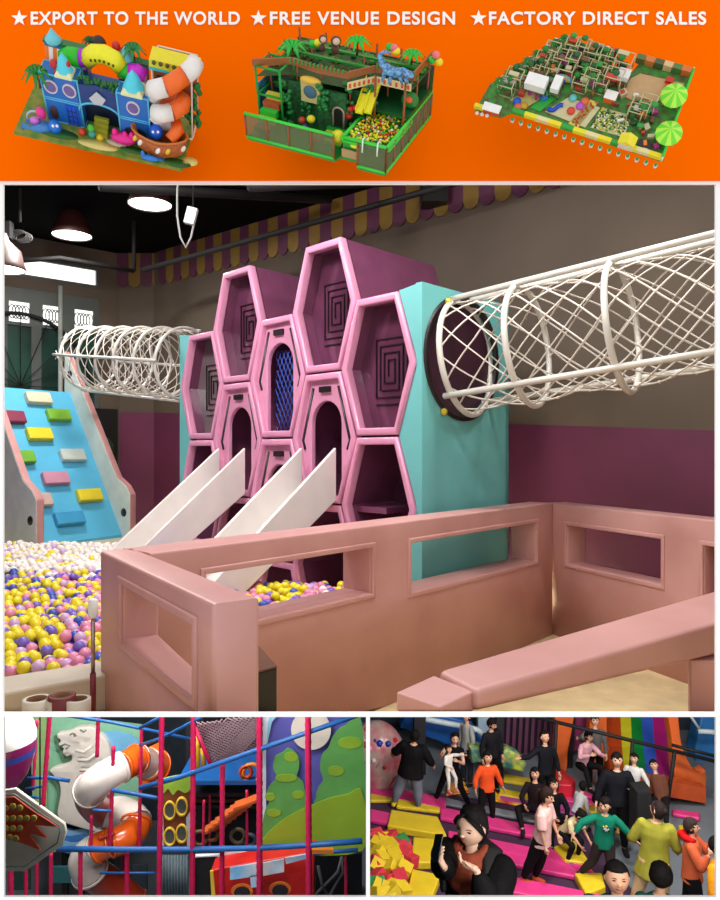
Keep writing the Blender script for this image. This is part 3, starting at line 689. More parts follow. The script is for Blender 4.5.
def tower(x0, x1, y0, y1, h, nwin, door):
    cx, cy = (x0+x1)/2, (y0+y1)/2
    mb = MB(); mb.box((cx, cy, h/2), (x1-x0, y1-y0, h)); b = m1.b(mb, 'tower_wall', BLU)
    mb = MB(); framebox(mb, x0, x1, y0, y1, 0, h, .8); framebox(mb, x0, x1, y0, y1, h*.48, h*.52, .6); m1.b(mb, 'tower_frame', LBL)
    for k in range(nwin):
        wx = x0+(x1-x0)*(k+.5)/nwin
        mb = MB(); mb.lathe((wx, y0-.4, h*.76), [(0, 0), (5.2, 0), (5.4, 1), (6.4, 1), (6.6, -.4)], n=18, axis=(0, -1, 0)); w = m1.b(mb, 'round_window', C(214, 200, 214), b)
        mb = MB(); mb.lathe((wx, y0-.9, h*.76), [(0, .2), (5.0, .2)], n=18, axis=(0, -1, 0)); m1.b(mb, 'window_pane', C(110, 90, 150), w)
    if door:
        mb = MB(); mb.box((x0+(x1-x0)*.72, y0-.6, h*.22), (12, 1, h*.42)); d = m1.b(mb, 'blue_door', C(20, 80, 200), b)
        mb = MB()
        for q in range(3): mb.box((x0+(x1-x0)*.72-4+q*4, y0-1.3, h*.22), (.8, .5, h*.36))
        for q in range(3): mb.box((x0+(x1-x0)*.72, y0-1.3, h*.1+q*h*.11), (10, .5, .8))
        m1.b(mb, 'door_grille', DBL, d)
        mb = MB(); mb.ell((x0+7, y0-.6, h*.2), (4, 1, 7), n=10, m=6); m1.b(mb, 'doorway', C(70, 40, 30), b)
    else:
        mb = MB(); mb.prism([(x0+4, y0-.6, .5), (x1-4, y0-.6, .5), (x1-4, y0-.6, 11)]+[(cx+(x1-x0-8)/2*math.cos(t*PI/6), y0-.6, 11+5*math.sin(t*PI/6)) for t in range(1, 6)]+[(x0+4, y0-.6, 11)], (0, .3, 0)); m1.b(mb, 'doorway', C(24, 40, 60), b)
    return b
tower(27, 62, 26, 44, 47, 2, True); tower(100, 130, 22, 38, 48, 1, False)
def domed(x, y, z, w):
    mb = MB(); mb.lathe((x, y, z), [(w, 0), (w*1.02, 2)], n=4, smooth=False); mb.lathe((x, y, z), [(w*1.02, 2), (w*.75, 5), (0.1, 5)], 0, n=4, smooth=False); a = m1.b(mb, 'roof_eave', C(226, 226, 170))
    mb = MB(); mb.lathe((x, y, z+4), [(w*.72, 0), (w*.5, 6), (w*.36, 10), (w*.1, 14), (0.05, 16)], n=12); m1.b(mb, 'dome_roof', C(80, 206, 226), a)
domed(50, 32, 47, 11); domed(115, 30, 48, 14)
# arched middle
mb = MB(); xs0, xs1 = 60, 100
arcpts = [(80+18*math.cos(t*PI/12), 26.0, 18+9*math.sin(t*PI/12)) for t in range(13)]
mb.prism([(60, 26, 18), (60, 26, 44), (80, 26, 47), (100, 26, 44), (100, 26, 18)]+arcpts[:], (0, 2, 0)); m1.b(mb, 'arch_front', DBL)
mb = MB(); mb.loft([(60, 25.5, 18)]+[(80-20*math.cos(t*PI/10), 25.5, 20+9*math.sin(t*PI/10)) for t in range(11)]+[(100, 25.5, 18)], 1, n=6); m1.b(mb, 'arch_trim', LBL)
mb = MB()
for q in range(40): mb.ell((60+RR.random()*40, 27+RR.random()*3, 43+RR.random()*8), 2.2, n=6, m=4)
m1.b(mb, 'hanging_leaves', C(20, 100, 40), kind='stuff')
mb = MB(); mb.prism([(72, 24, 34), (80, 24, 42), (88, 24, 36), (84, 24, 30), (76, 24, 29)], (0, 1, 0)); m1.b(mb, 'emblem', C(190, 190, 200))
mb = MB()
for q in range(4): mb.box((80, 18+q*3.5, 2+q*3), (14, 3.5, 3+q*.2))
m1.b(mb, 'steps', C(150, 150, 40))
# back towers with awnings
for (x0, x1, y) in ((26, 64, 54), (94, 122, 54)):
    mb = MB(); mb.box(((x0+x1)/2, y+5, 28), (x1-x0, 10, 56)); b = m1.b(mb, 'back_tower', C(60, 120, 160))
    mb = MB(); n_ = 10
    for q in range(n_):
        a = x0+(x1-x0)*q/n_; c_ = x0+(x1-x0)*(q+1)/n_
        mb.hexa([(a, y-5, 43), (c_, y-5, 43), (c_, y, 46), (a, y, 46)], [(a, y-5, 44), (c_, y-5, 44), (c_, y, 54), (a, y, 54)], q % 2)
    m1.b(mb, 'striped_awning', [C(250, 120, 30), C(245, 240, 230)], b)
    mb = MB(); mb.box(((x0+x1)/2, y+5, 57), (x1-x0+3, 8, 2)); m1.b(mb, 'leafy_edge', C(30, 110, 50), b)
for (x, y) in ((34, 58), (102, 58)):
    mb = MB(); mb.lathe((x, y, 57), [(7, 0), (8, 2), (5, 5), (2.5, 9), (.1, 12)], n=12); m1.b(mb, 'dome_roof', C(110, 200, 214))
# tubes over the roof
def mtube(pts, r, col):
    mb = MB(); mb.loft(pts, r, n=12); return m1.b(mb, 'crawl_tube', C(*col))
def arcp(cx, z0, R1, a0, a1, y): return [(cx-R1*math.cos(a0+(a1-a0)*t/8), y, z0+R1*.75*math.sin(a0+(a1-a0)*t/8)) for t in range(9)]
mtube([(44, 50, 48), (50, 50, 52), (60, 50, 53)], 8, (40, 190, 30)); mtube([(58, 50, 53), (66, 50, 54)], 7.4, (170, 40, 200))
mtube([(66, 50, 53), (74, 50, 60), (84, 50, 62), (94, 50, 59), (99, 50, 54)], 8, (236, 230, 30)); mtube([(97, 50, 53), (104, 50, 50), (108, 50, 49)], 7, (50, 200, 40)); mtube([(107, 50, 50), (114, 50, 51), (121, 50, 48)], 8.5, (214, 40, 214))
mb = MB()
for k in range(6): mb.box((73+k*4.2, 41.5, 61-abs(k-2.5)*.8), (1.6, 1, 2))
m1.b(mb, 'tube_window', C(60, 60, 20))
# right slide tower
mb = MB(); framebox(mb, 130, 168, 44, 74, 0, 66, .9); m1.b(mb, 'tower_post', C(236, 226, 214))
mb = MB(); mb.box((149, 60, 52), (36, 28, 26)); b = m1.b(mb, 'slide_house', C(140, 72, 34))
mb = MB(); mb.hexa([(128, 42, 66), (174, 42, 66), (174, 62, 67), (128, 62, 67)], [(128, 44, 72), (174, 44, 72), (174, 60, 74), (128, 60, 74)]); r_ = m1.b(mb, 'yellow_roof', C(226, 210, 30), b)
mb = MB(); mb.box((149, 41.5, 65.5), (42, 1, 2)); m1.b(mb, 'roof_trim', C(30, 190, 200), r_)
mb = MB()
for k in range(6): mb.lathe((133+k*6.3, 42, 71.2), [(0, .6), (2, .6), (2, 0)], n=8, axis=(0, -1, .2))
m1.b(mb, 'roof_hole', C(80, 90, 40), r_)
mb = MB(); mb.box((139, 45.4, 55), (10, .6, 5)); m1.b(mb, 'cannon_panel', C(50, 34, 30), b)
def seg(pts, r, cols):
    n = len(pts)
    for i, c in enumerate(cols):
        a = int(i*(n-1)/len(cols)); b_ = int((i+1)*(n-1)/len(cols)); mb = MB(); mb.loft(pts[a:b_+1], r, n=14); m1.b(mb, 'slide_tube', C(*c))
OR = (240, 104, 24); WH = (232, 226, 222)
s1 = [m1.P(*q) for q in ((196, 62, 44), (193, 68, 38), (185, 75, 32), (175, 82, 26), (166, 87, 22), (158, 89, 20), (152, 90, 22))]
seg(s1, 8.2, [WH, OR, WH])
s2 = [m1.P(*q) for q in ((152, 92, 30), (156, 98, 40), (170, 100, 45), (183, 100, 38), (183, 105, 30), (172, 112, 22), (162, 114, 18), (154, 113, 20))]
seg(s2, 7.6, [WH, OR, OR, WH])
s3 = [m1.P(*q) for q in ((154, 115, 24), (162, 124, 34), (176, 124, 32), (178, 130, 22), (170, 140, 14))]
seg(s3, 6, [WH, OR])
# ship hull
g = m1.G(161, 150)
mb = MB(); N = 16
ring = lambda s, z: [(g.x+s*28*math.cos(2*PI*k/N), g.y+s*13*math.sin(2*PI*k/N), z+3*abs(math.cos(2*PI*k/N))) for k in range(N)]
A, B, C_, D_ = ring(.86, 0), ring(1, 17), ring(.93, 17), ring(.8, 1)
fs = []
for k in range(N):
    l = (k+1) % N
    for q in range(3): fs.append((q*N+k, q*N+l, (q+1)*N+l, (q+1)*N+k))
mb.add(A+B+C_+D_, fs, 0, True); sh = m1.b(mb, 'ship_hull', mat('mini_ship_wood', (176, 88, 30), .5, var=.25, scale=.3))
mb = MB(); mb.loft([Vector(v) for v in B], 1.2, n=6, close=True); m1.b(mb, 'hull_rim', C(200, 110, 40), sh)
for k, c in ((9, (236, 200, 60)), (10, (240, 230, 220)), (12, (240, 236, 230)), (13, (236, 190, 50)), (15, (240, 230, 220))):
    q = Vector(A[k])*.5+Vector(B[k])*.5; mb = MB(); mb.ell(q+Vector((0, -.6, 0)), (2.2, 1.4, 4), n=10, m=6, rot=Matrix.Rotation(.5, 3, 'Y')); m1.b(mb, 'porthole_shield', C(*c), sh)
def blob(px, py, y, r, c, name='toy_ball', z=None):
    p = m1.P(px, py, y); mb = MB(); mb.ell(p, r, n=14, m=10); return m1.b(mb, name, C(*c))
blob(156, 132, 20, 7, (20, 90, 214), 'blue_character_ball'); 
for dx in (-2, 3): blob(155+dx, 132, 12.6, 1.3, (240, 240, 240), 'ball_eye')
blob(55, 127, 14, 6.5, (30, 110, 214), 'blue_fish_head'); blob(53, 126, 7, 1.4, (240, 240, 240), 'fish_eye'); blob(57, 126, 7, 1.4, (240, 240, 240), 'fish_eye')
mb = MB(); mb.loft([m1.P(51, 128, 14), m1.P(40, 129, 10), m1.P(30, 130, 9), m1.P(22, 124, 9)], [(5, 5), (5, 4), (3, 3), (5, 1)], n=10); m1.b(mb, 'fish_body', C(60, 130, 200))
mb = MB(); mb.loft([m1.P(33+6*math.cos(t*PI/8), 116+5*math.sin(t*PI/8), 20) for t in range(16)], 1, n=6, close=True); m1.b(mb, 'hoop', C(170, 190, 214))
blob(41, 113, 20, (5, 4, 6), (230, 50, 140), 'pink_octopus'); blob(35, 121, 18, (5, 4, 4), (214, 120, 214), 'lilac_seat')
for (px, py, c) in ((82, 132, (210, 60, 30)), (92, 134, (60, 160, 150)), (100, 138, (230, 190, 30)), (91, 128, (80, 180, 60))): blob(px, py, 16, 3.6, c, 'stool')
mb = MB(); q = m1.G(124, 143)
mb.ell(q+Vector((0, 0, 5)), (13, 6, 5), n=12, m=8); mb.ell(q+Vector((-8, 0, 10)), (3, 3, 4)); mb.ell(q+Vector((2, 0, 9)), (3, 3, 4)); mb.ell(q+Vector((9, 0, 10)), (3, 3, 4)); m1.b(mb, 'pink_rocker', C(230, 30, 140))
q = m1.G(150, 160); mb = MB(); mb.ell(q+Vector((0, 0, 2)), (9, 3, 2.5)); mb.ell(q+Vector((-7, 0, 5)), (2, 1, 4)); m1.b(mb, 'blue_dolphin', C(40, 120, 210))
palm(m1, m1.P(40, 88, 25), 12, 15); palm(m1, m1.P(134, 62, 60), 10, 13, (30, 130, 60)); palm(m1, m1.P(92, 52, 70), 8, 10, (20, 90, 40))
for (px, py) in ((54, 64), (60, 70), (66, 64), (58, 74), (116, 46), (120, 52), (126, 50), (119, 57)): blob(px, py, 32 if px < 80 else 62, 4, (196, 34, 26), 'red_crab')
blob(99, 44, 70, 7, (40, 26, 24), 'captain_hat'); blob(99, 48, 66, 4.2, (190, 130, 90), 'captain_face')
mb = MB()
for q in range(46): p = m1.P(186+RR.random()*14, 82+RR.random()*44, 50+RR.random()*10); mb.ell(p, 3, n=6, m=4)
m1.b(mb, 'climbing_leaves', C(24, 120, 50), kind='stuff')
# --- green jungle playground model
m2 = Mini('playground_model', 'model', 'small green jungle playground model with yellow slide and ball pool on the orange sign', (247, 137), math.radians(26), math.radians(26), 1.70, .86)
GR = C(20, 150, 50); BR = C(150, 80, 36); GD = C(16, 84, 40); LG = C(60, 210, 60)
X2, Y2 = 151, 118
mb = MB(); mb.prism([(0, 0, -3), (98, 0, -3), (98, 8, -3), (122, 8, -3), (122, -2, -3), (X2, -2, -3), (X2, Y2, -3), (0, Y2, -3)], (0, 0, 3)); m2.b(mb, 'base_mat', C(30, 140, 50))
mb = MB(); mb.box((X2/2, Y2-1, 30), (X2, 2, 60)); m2.b(mb, 'back_wall', mat('mini_jungle', (30, 90, 50), .7, var=.5, scale=.25, c2=(90, 60, 30)))
mb = MB(); mb.box((1, 70, 24), (1.5, 84, 48)); m2.b(mb, 'painted_side', mat('mini_jungle_blue', (60, 150, 200), .7, scale=.12, c2=(60, 90, 30)))
# low fence along the front and right
def fence(pts, h, n):
    mb = MB(); mbp = MB(); tot = 0
    for i in range(len(pts)-1):
        a, b = Vector(pts[i]), Vector(pts[i+1]); mb.loft([a+Vector((0, 0, h)), b+Vector((0, 0, h))], 1.6, n=6); mb.loft([a+Vector((0, 0, 1)), b+Vector((0, 0, 1))], 1.6, n=6)
    f = m2.b(mb, 'fence_rail', LG)
    for i in range(len(pts)-1):
        a, b = Vector(pts[i]), Vector(pts[i+1]); k = max(1, int((b-a).length/n))
        for q in range(k+1):
            mb = MB(); c = a.lerp(b, q/k); mb.loft([c, c+Vector((0, 0, h))], 1.1, n=6); m2.b(mb, 'fence_post', BR, f)
        mb = MB(); d = (b-a).normalized(); mb.prism([a+Vector((0, 0, 1)), b+Vector((0, 0, 1)), b+Vector((0, 0, h)), a+Vector((0, 0, h))], Vector((-d.y, d.x, 0))*.3); m2.b(mb, 'mesh_panel', mat('mini_mesh', (110, 120, 80), .7, alpha=.55), f)
fence([(0, 0, 0), (96, 0, 0)], 28, 22); fence([(122, -2, 0), (X2, -2, 0), (X2, Y2, 0)], 30, 20)
# upper structure posts and decks
mb = MB()
for x in (6, 36, 62, 92, 118, 148):
    for y in (46, 78, 110): pole(mb, x, y, 0, 74, 1.2)
m2.b(mb, 'frame_posts', BR)
mb = MB()
for z in (36, ): mb.box((77, 80, z), (150, 62, 2))
m2.b(mb, 'deck', GD)
mb = MB(); framebox(mb, 4, 30, 22, 50, 40, 70, 1.3); pole(mb, 4, 22, 0, 70, 1.3); pole(mb, 30, 22, 0, 70, 1.3); m2.b(mb, 'corner_frame', GR)
mb = MB(); 
for (x0, x1, y0, y1) in ((28, 62, 40, 44), (62, 92, 36, 40), (92, 112, 50, 54)): mb.box(((x0+x1)/2, (y0+y1)/2, 26), (x1-x0, y1-y0, 52))
m2.b(mb, 'jungle_wall', mat('mini_jungle2', (24, 100, 40), .7, var=.4, scale=.3, c2=(30, 60, 40)))
mb = MB(); 
for (a, b) in (((2, 20), (34, 40)), ((34, 40), (64, 34)), ((64, 34), (94, 36)), ((94, 36), (112, 60)), ((112, 60), (152, 60)), ((150, 60), (150, 113))):
    a3, b3 = Vector((*a, 70)), Vector((*b, 70)); d = (b3-a3).normalized(); mb.prism([a3, b3, b3+Vector((0, 0, 7)), a3+Vector((0, 0, 7))], Vector((-d.y, d.x, 0))*2)
tr = m2.b(mb, 'battlement_wall', C(150, 84, 30))
mb = MB()
for k in range(14): mb.box((36+k*4.2, 33.5, 78), (2, 1.6, 4))
m2.b(mb, 'battlement', C(60, 130, 40), tr, kind='stuff'); mb = MB()
for k in range(10): mb.box((114+k*4, 59, 78), (2, 1.6, 4))
m2.b(mb, 'battlement', C(60, 130, 40), tr, kind='stuff')
mb = MB(); mb.box((77, 70, 68), (148, 4, 2)); mb.box((77, 90, 68), (148, 4, 2)); m2.b(mb, 'roof_beam', GR)
def banner(a, b, z, c):
    a3, b3 = Vector((*a, z)), Vector((*b, z)); d = (b3-a3).normalized(); n = Vector((d.y, -d.x, 0)); mb = MB(); mb.prism([a3+n, b3+n, b3+n+Vector((0, 0, 8)), a3+n+Vector((0, 0, 8))], n*.6); q = m2.b(mb, 'banner_board', C(*c))
    mb = MB()
    for k in range(6):
        e = a3.lerp(b3, (k+.5)/6)+n*2+Vector((0, 0, 4)); mb.box(e, (2, .8, 4), rot=math.atan2(d.y, d.x))
    m2.b(mb, 'banner_mark', C(214, 80, 30), q)
banner((94, 34), (112, 58), 60, (226, 206, 150)); banner((114, 58), (150, 58), 60, (226, 206, 150))
# windowed treehouse, doorway
mb = MB(); mb.box((57, 33, 50), (20, 4, 24)); b = m2.b(mb, 'treehouse_panel', C(190, 176, 110))
mb = MB(); mb.ell((57, 30.5, 50), (7, .8, 7), n=14, m=8); m2.b(mb, 'treehouse_window', C(60, 100, 120), b)
mb = MB(); mb.ell((57, 32, 62), (11, 4, 4)); m2.b(mb, 'treehouse_roof', C(226, 180, 60), b)
mb = MB(); mb.prism([(80, 35, 16), (90, 35, 16)]+[(85+5*math.cos(t*PI/8), 35, 32+5*math.sin(t*PI/8)) for t in range(9)], (0, .6, 0)); d = m2.b(mb, 'doorway', C(16, 20, 16))
mb = MB(); mb.loft([(79.5, 34.4, 16)]+[(85+5.8*math.cos(PI-t*PI/8), 34.4, 32+5.8*math.sin(t*PI/8)) for t in range(9)]+[(90.5, 34.4, 16)], 1.1, n=6); m2.b(mb, 'door_arch', C(170, 150, 130), d)
mb = MB()
for k in range(5): mb.box((84, 20+k*3, 1.5+k*3), (20, 3, 3), k % 2)
m2.b(mb, 'steps', [C(30, 160, 60), C(214, 214, 60)])
for k in range(5):
    mb = MB(); mb.box((14+k*1.2, 10+k*5, 8+k*7), (18, 6, 7), rot=Matrix.Rotation(.15, 3, 'X')); m2.b(mb, 'padded_step', C(*[(190, 80, 50), (220, 214, 60), (40, 200, 60)][k % 3]))
mb = MB(); mb.box((67, 66, 16), (3, 20, 32)); m2.b(mb, 'inner_wall', GD)
# slide + ball pool
for dx in (0, 9):
    mb = MB(); a = m2.P(366+dx*.9, 80, 62); b_ = m2.P(355+dx*.95, 112, 34)
    for s_ in (0, 7): mb.prism([(a.x+s_, a.y, a.z), (b_.x+s_, b_.y, b_.z), (b_.x+s_, b_.y, b_.z+4), (a.x+s_, a.y, a.z+5)], (1, 0, 0))
    mb.hexa([(b_.x, b_.y, b_.z-1), (b_.x+8, b_.y, b_.z-1), (a.x+8, a.y, a.z-1), (a.x, a.y, a.z-1)], [(b_.x, b_.y, b_.z+1), (b_.x+8, b_.y, b_.z+1), (a.x+8, a.y, a.z+1), (a.x, a.y, a.z+1)])
    m2.b(mb, 'yellow_slide', C(236, 226, 20))
x0, x1, y0, y1 = 104, 150, 4, 62
mb = MB(); mb.box((x0+(x1-x0)/2, (y0+y1)/2, 12), (x1-x0, y1-y0, 22)); pl = m2.b(mb, 'pool_base', GR)
mb = MB(); framebox(mb, x0, x1, y0, y1, 22, 26, 2); m2.b(mb, 'pool_rim', LG, pl)
mb = MB(); PC = [(236, 220, 30), (214, 50, 30), (60, 170, 50), (240, 236, 220), (40, 60, 40)]
for k in range(420): mb.ell((x0+3+RR.random()*(x1-x0-6), y0+3+RR.random()*(y1-y0-6), 24+RR.random()*3), 1.5, RR.choice([0, 0, 0, 1, 2, 3, 4]), n=6, m=4)
m2.b(mb, 'pool_balls', [C(*c) for c in PC], pl, kind='stuff')
mb = MB(); mb.box((112, 1.5, 10), (16, 1, 9)); m2.b(mb, 'plank_panel', C(176, 140, 90))
for x in (128, 143):
    mb = MB(); mb.loft([(x, 2, 22), (x, 0, 34), (x, -4, 34), (x, -5, 20)], .8, n=6); m2.b(mb, 'ladder_rail', C(220, 240, 230))
def b2(px, py, y, r, c, name): mb = MB(); mb.ell(m2.P(px, py, y), r, n=14, m=10); return m2.b(mb, name, C(*c))
b2(338, 136, 12, 6.4, (230, 220, 30), 'yellow_ball'); b2(317, 139, 8, 6, (206, 110, 60), 'orange_ball'); b2(311, 119, 22, 4.2, (230, 214, 40), 'round_seat'); b2(302, 120, 22, 3.6, (190, 60, 40), 'round_seat'); b2(305, 127, 18, 3, (90, 50, 150), 'round_seat')
for (px, py) in ((346, 113), (351, 109), (356, 108), (349, 116)): b2(px, py, 40, 3.6, (200, 30, 26), 'red_flower')
b2(409, 100, 60, 3.4, (220, 90, 30), 'orange_ball'); b2(356, 146, 4, (6, 4, 2), (230, 220, 40), 'green_rocker')
b2(410, 100, 66, (9, 6, 9), (30, 120, 40), 'green_bush')
# blue dinosaur
dn = [m2.P(384, 60, 44), m2.P(380, 52, 44), m2.P(385, 51, 44), m2.P(381, 62, 44), m2.P(384, 70, 44), m2.P(395, 75, 44), m2.P(404, 73, 42), m2.P(411, 76, 40)]
mb = MB(); mb.loft([m2.P(391, 54, 44), m2.P(385, 51, 44), m2.P(380, 55, 44), m2.P(382, 63, 44), m2.P(388, 70, 44), m2.P(396, 73, 44), m2.P(403, 71, 42), m2.P(409, 74, 40), m2.P(413, 77, 38)], [1, 1.6, 2.4, 3.4, 5, 5, 3.4, 3.6, 1.4], n=10)
for (a, b) in (((385, 72), (382, 82)), ((391, 76), (389, 84)), ((400, 76), (402, 84)), ((405, 77), (408, 84))): mb.loft([m2.P(*a, 43), m2.P(*b, 42)], [2.4, 1.2], n=6)
m2.b(mb, 'blue_dinosaur', mat('mini_dino', (110, 160, 200), .6, var=.3, scale=.4, c2=(40, 90, 140)))
mb = MB(); mb.prism([(4, 24, 58), (34, 42, 58), (64, 38, 58), (94, 40, 58), (112, 64, 58), (149, 64, 58), (149, 115, 58), (4, 115, 58)], (0, 0, 1)); m2.b(mb, 'roof_net', mat('mini_roofnet', (30, 84, 36), .8, var=.5, scale=.3, c2=(80, 70, 40)))
mb = MB()
for k in range(90):
    mb.ell((RR.uniform(6, 146), RR.uniform(66, 112), 61), (3.5, 3, 2.6), RR.randrange(3), n=6, m=4)
m2.b(mb, 'roof_leaves', [C(40, 150, 50), C(24, 100, 40), C(100, 110, 50)], kind='stuff')
# generic monkey cut-outs and trees on the roof
for (px, py, r) in ((323, 39, 4.2), (336, 41, 5)):
    b2(px, py, 60, r, (80, 50, 36), 'monkey_head'); b2(px+.4, py+.8, 56, r*.7, (206, 176, 150), 'monkey_face')
    b2(px-1, py+9, 60, (r*.8, 2, r), (84, 50, 36), 'monkey_body')
palm(m2, m2.P(293, 62, 60), 14, 17, (30, 180, 50)); palm(m2, m2.P(357, 55, 80), 12, 15, (30, 190, 50)); palm(m2, m2.P(411, 66, 96), 10, 14, (30, 190, 50)); palm(m2, m2.P(277, 68, 50), 8, 9, (30, 170, 50))
for (px, py, c) in ((390, 47, (40, 180, 50)), (394, 48, (236, 110, 130)), (396, 51, (240, 220, 30)), (432, 60, (40, 190, 60)), (436, 55, (236, 120, 120)), (439, 62, (236, 214, 30)), (313, 44, (40, 190, 60)), (318, 43, (230, 220, 30))): b2(px, py, 100 if px > 400 else 70, 4, c, 'balloon')
mb = MB()
for k in range(150):
    x = RR.random(); q = RR.choice([(50, 40, 10, 60), (92, 44, 6, 66), (34, 30, 4, 60), (70, 34, 30, 60), (112, 56, 4, 60)]); mb.ell((q[0]+RR.uniform(-5, 5), q[1]-4+RR.uniform(-2, 2), RR.uniform(q[2], q[3])), 2.4, n=6, m=4)
m2.b(mb, 'climbing_leaves', C(20, 120, 50), kind='stuff')
# --- large wide playground model
m3 = Mini('playground_model', 'model', 'wide green and yellow playground model seen from above, rightmost on the orange sign', (475, 108), math.radians(17), math.radians(60), 1.72, .9)
def g3(px, py, z=0): return m3.G(px, py, z)
mb = MB(); mb.prism([g3(475, 110), g3(500, 117), g3(512, 112), g3(660, 160), g3(692, 72), g3(640, 62), g3(632, 72), g3(612, 66), g3(614, 50), g3(560, 38), g3(490, 84)], (0, 0, -3)); bs3 = m3.b(mb, 'base_mat', mat('mini_base3', (50, 140, 50), .7, var=.3, scale=.15, c2=(90, 84, 50)))
def pad(pts, c, name='floor_pad', h=1): mb = MB(); mb.prism([g3(*p) for p in pts], (0, 0, h)); return m3.b(mb, name, C(*c), bs3)
pad([(625, 82), (640, 74), (684, 84), (678, 98), (640, 104), (622, 96)], (200, 160, 110), 'sand_area')
pad([(545, 112), (568, 98), (600, 108), (585, 128)], (206, 196, 150)); pad([(590, 128), (602, 108), (632, 116), (624, 138)], (190, 190, 130), 'ball_pool')
pad([(568, 124), (590, 100), (598, 103), (578, 128)], (226, 206, 90), 'yellow_lane'); pad([(510, 100), (530, 90), (545, 96), (526, 108)], (196, 186, 110)); pad([(530, 108), (548, 96), (556, 99), (540, 112)], (40, 170, 60))
# border blocks along the front edge
A3, B3 = g3(512, 114), g3(661, 161); n_ = 12
for k in range(n_):
    a, b = A3.lerp(B3, k/n_), A3.lerp(B3, (k+1)/n_); mb = MB(); mb.prism([a, b, b+Vector((0, 4, 0)), a+Vector((0, 4, 0))], (0, 0, 6)); m3.b(mb, 'edge_block', C(*[(40, 160, 50), (230, 220, 30), (226, 214, 150), (240, 214, 20)][k % 4]))
for k in range(17):
    q = A3.lerp(B3, .02+k*.06)+Vector((0, -6, 0)); mb = MB(); mb.lathe(q+Vector((0, 0, -2)), [(0, 0), (1.8, 0), (2, 4), (1.7, 4), (0, 2)], n=8); p_ = m3.b(mb, 'flower_pot', C(226, 222, 214))
    mb = MB(); mb.ell(q+Vector((0, 0, 3)), 1.7, n=7, m=5); m3.b(mb, 'pot_plant', C(50, 150, 50), p_)
mb = MB(); a, b = g3(661, 161), g3(692, 73); mb.loft([a+Vector((0, 0, 8)), b+Vector((0, 0, 8))], 1.3, n=6); mb.loft([a, b], 1.3, n=6); f = m3.b(mb, 'edge_rail', C(50, 200, 60))
for k in range(10):
    c = a.lerp(b, k/9); mb = MB(); pole(mb, c.x, c.y, 0, 9, .8); m3.b(mb, 'edge_post', C(230, 230, 210), f)
def box3(px, py, w, d, h, c, name, top=None):
    q = g3(px, py); mb = MB(); mb.box(q+Vector((0, 0, h/2)), (w, d, h)); o = m3.b(mb, name, C(*c))
    if top: mb = MB(); mb.box(q+Vector((0, 0, h+.4)), (w+.6, d+.6, .8)); m3.b(mb, 'top_face', C(*top), o)
    return o
for (px, py, w, d, h) in ((536, 92, 20, 12, 11), (556, 92, 8, 14, 8), (622, 82, 11, 9, 7)): 
    q = g3(px, py); mb = MB(); mb.box(q+Vector((0, 0, h+6)), (w, d, h)); o = m3.b(mb, 'white_cube_room', C(236, 234, 230)); mb = MB(); framebox(mb, q.x-w/2, q.x+w/2, q.y-d/2, q.y+d/2, 0, h, .7); m3.b(mb, 'cube_leg', C(90, 110, 70), o)
box3(610, 100, 11, 8, 9, (236, 110, 30), 'orange_cube', (245, 240, 235)); box3(668, 90, 8, 6, 5, (206, 40, 30), 'red_seat'); box3(669, 82, 7, 5, 5, (206, 40, 30), 'red_seat')
def b3(px, py, z, r, c, name): mb = MB(); mb.ell(g3(px, py, z), r, n=12, m=8); return m3.b(mb, name, C(*c))
for (px, py, c) in ((573, 98, (100, 190, 190)), (585, 101, (220, 110, 60)), (580, 106, (190, 80, 200)), (571, 111, (214, 70, 40)), (517, 101, (30, 90, 210)), (524, 106, (200, 160, 40)), (518, 107, (220, 110, 70)), (544, 97, (40, 110, 200))): b3(px, py, 2, (4, 4, 3), c, 'round_seat')
mb = MB(); mb.loft([g3(548+t*3, 109+2*math.sin(t*1.1)-t*.5, 2) for t in range(6)], 2.2, n=8); m3.b(mb, 'blue_bench', C(30, 70, 190))
mb = MB(); 
for k in range(4): mb.loft([g3(560-11*math.cos(t*PI/10)*(1-k*.18), 82-7*math.sin(t*PI/10)*(1-k*.18), 4+5*math.sin(t*PI/10)) for t in range(11)], 1.2, k, n=6)
m3.b(mb, 'rainbow_arch', [C(120, 170, 190), C(170, 190, 120), C(210, 150, 80), C(40, 110, 190)])
for (px, py) in ((679, 103), (674, 140)):
    q = g3(px-8, py); mb = MB()
    for sx in (-7, 7):
        for sy in (-5, 5): pole(mb, q.x+sx, q.y+sy, 0, 14, .7)
    hut = m3.b(mb, 'hut_post', C(220, 200, 130)); mb = MB(); mb.lathe(q+Vector((0, 0, 13)), [(12, 0), (12, 1), (5, 7), (.2, 11)], n=14, smooth=False)
    for i in range(len(mb.m)): mb.m[i] = i % 2
    m3.b(mb, 'thatched_roof', [C(110, 220, 40), C(180, 240, 70)], hut)
    box3(px-8, py-1, 9, 5, 6, (200, 130, 50), 'hut_counter')
q = g3(626, 146); mb = MB(); mb.box(q+Vector((0, 0, 6)), (14, 8, 12)); h_ = m3.b(mb, 'play_house', C(226, 214, 190)); mb = MB(); mb.prism([q+Vector((-8, -5, 12)), q+Vector((8, -5, 12)), q+Vector((0, -5, 18))], (0, 10, 0)); m3.b(mb, 'yellow_roof', C(236, 220, 40), h_)
box3(644, 146, 12, 7, 5, (40, 30, 30), 'stage'); 
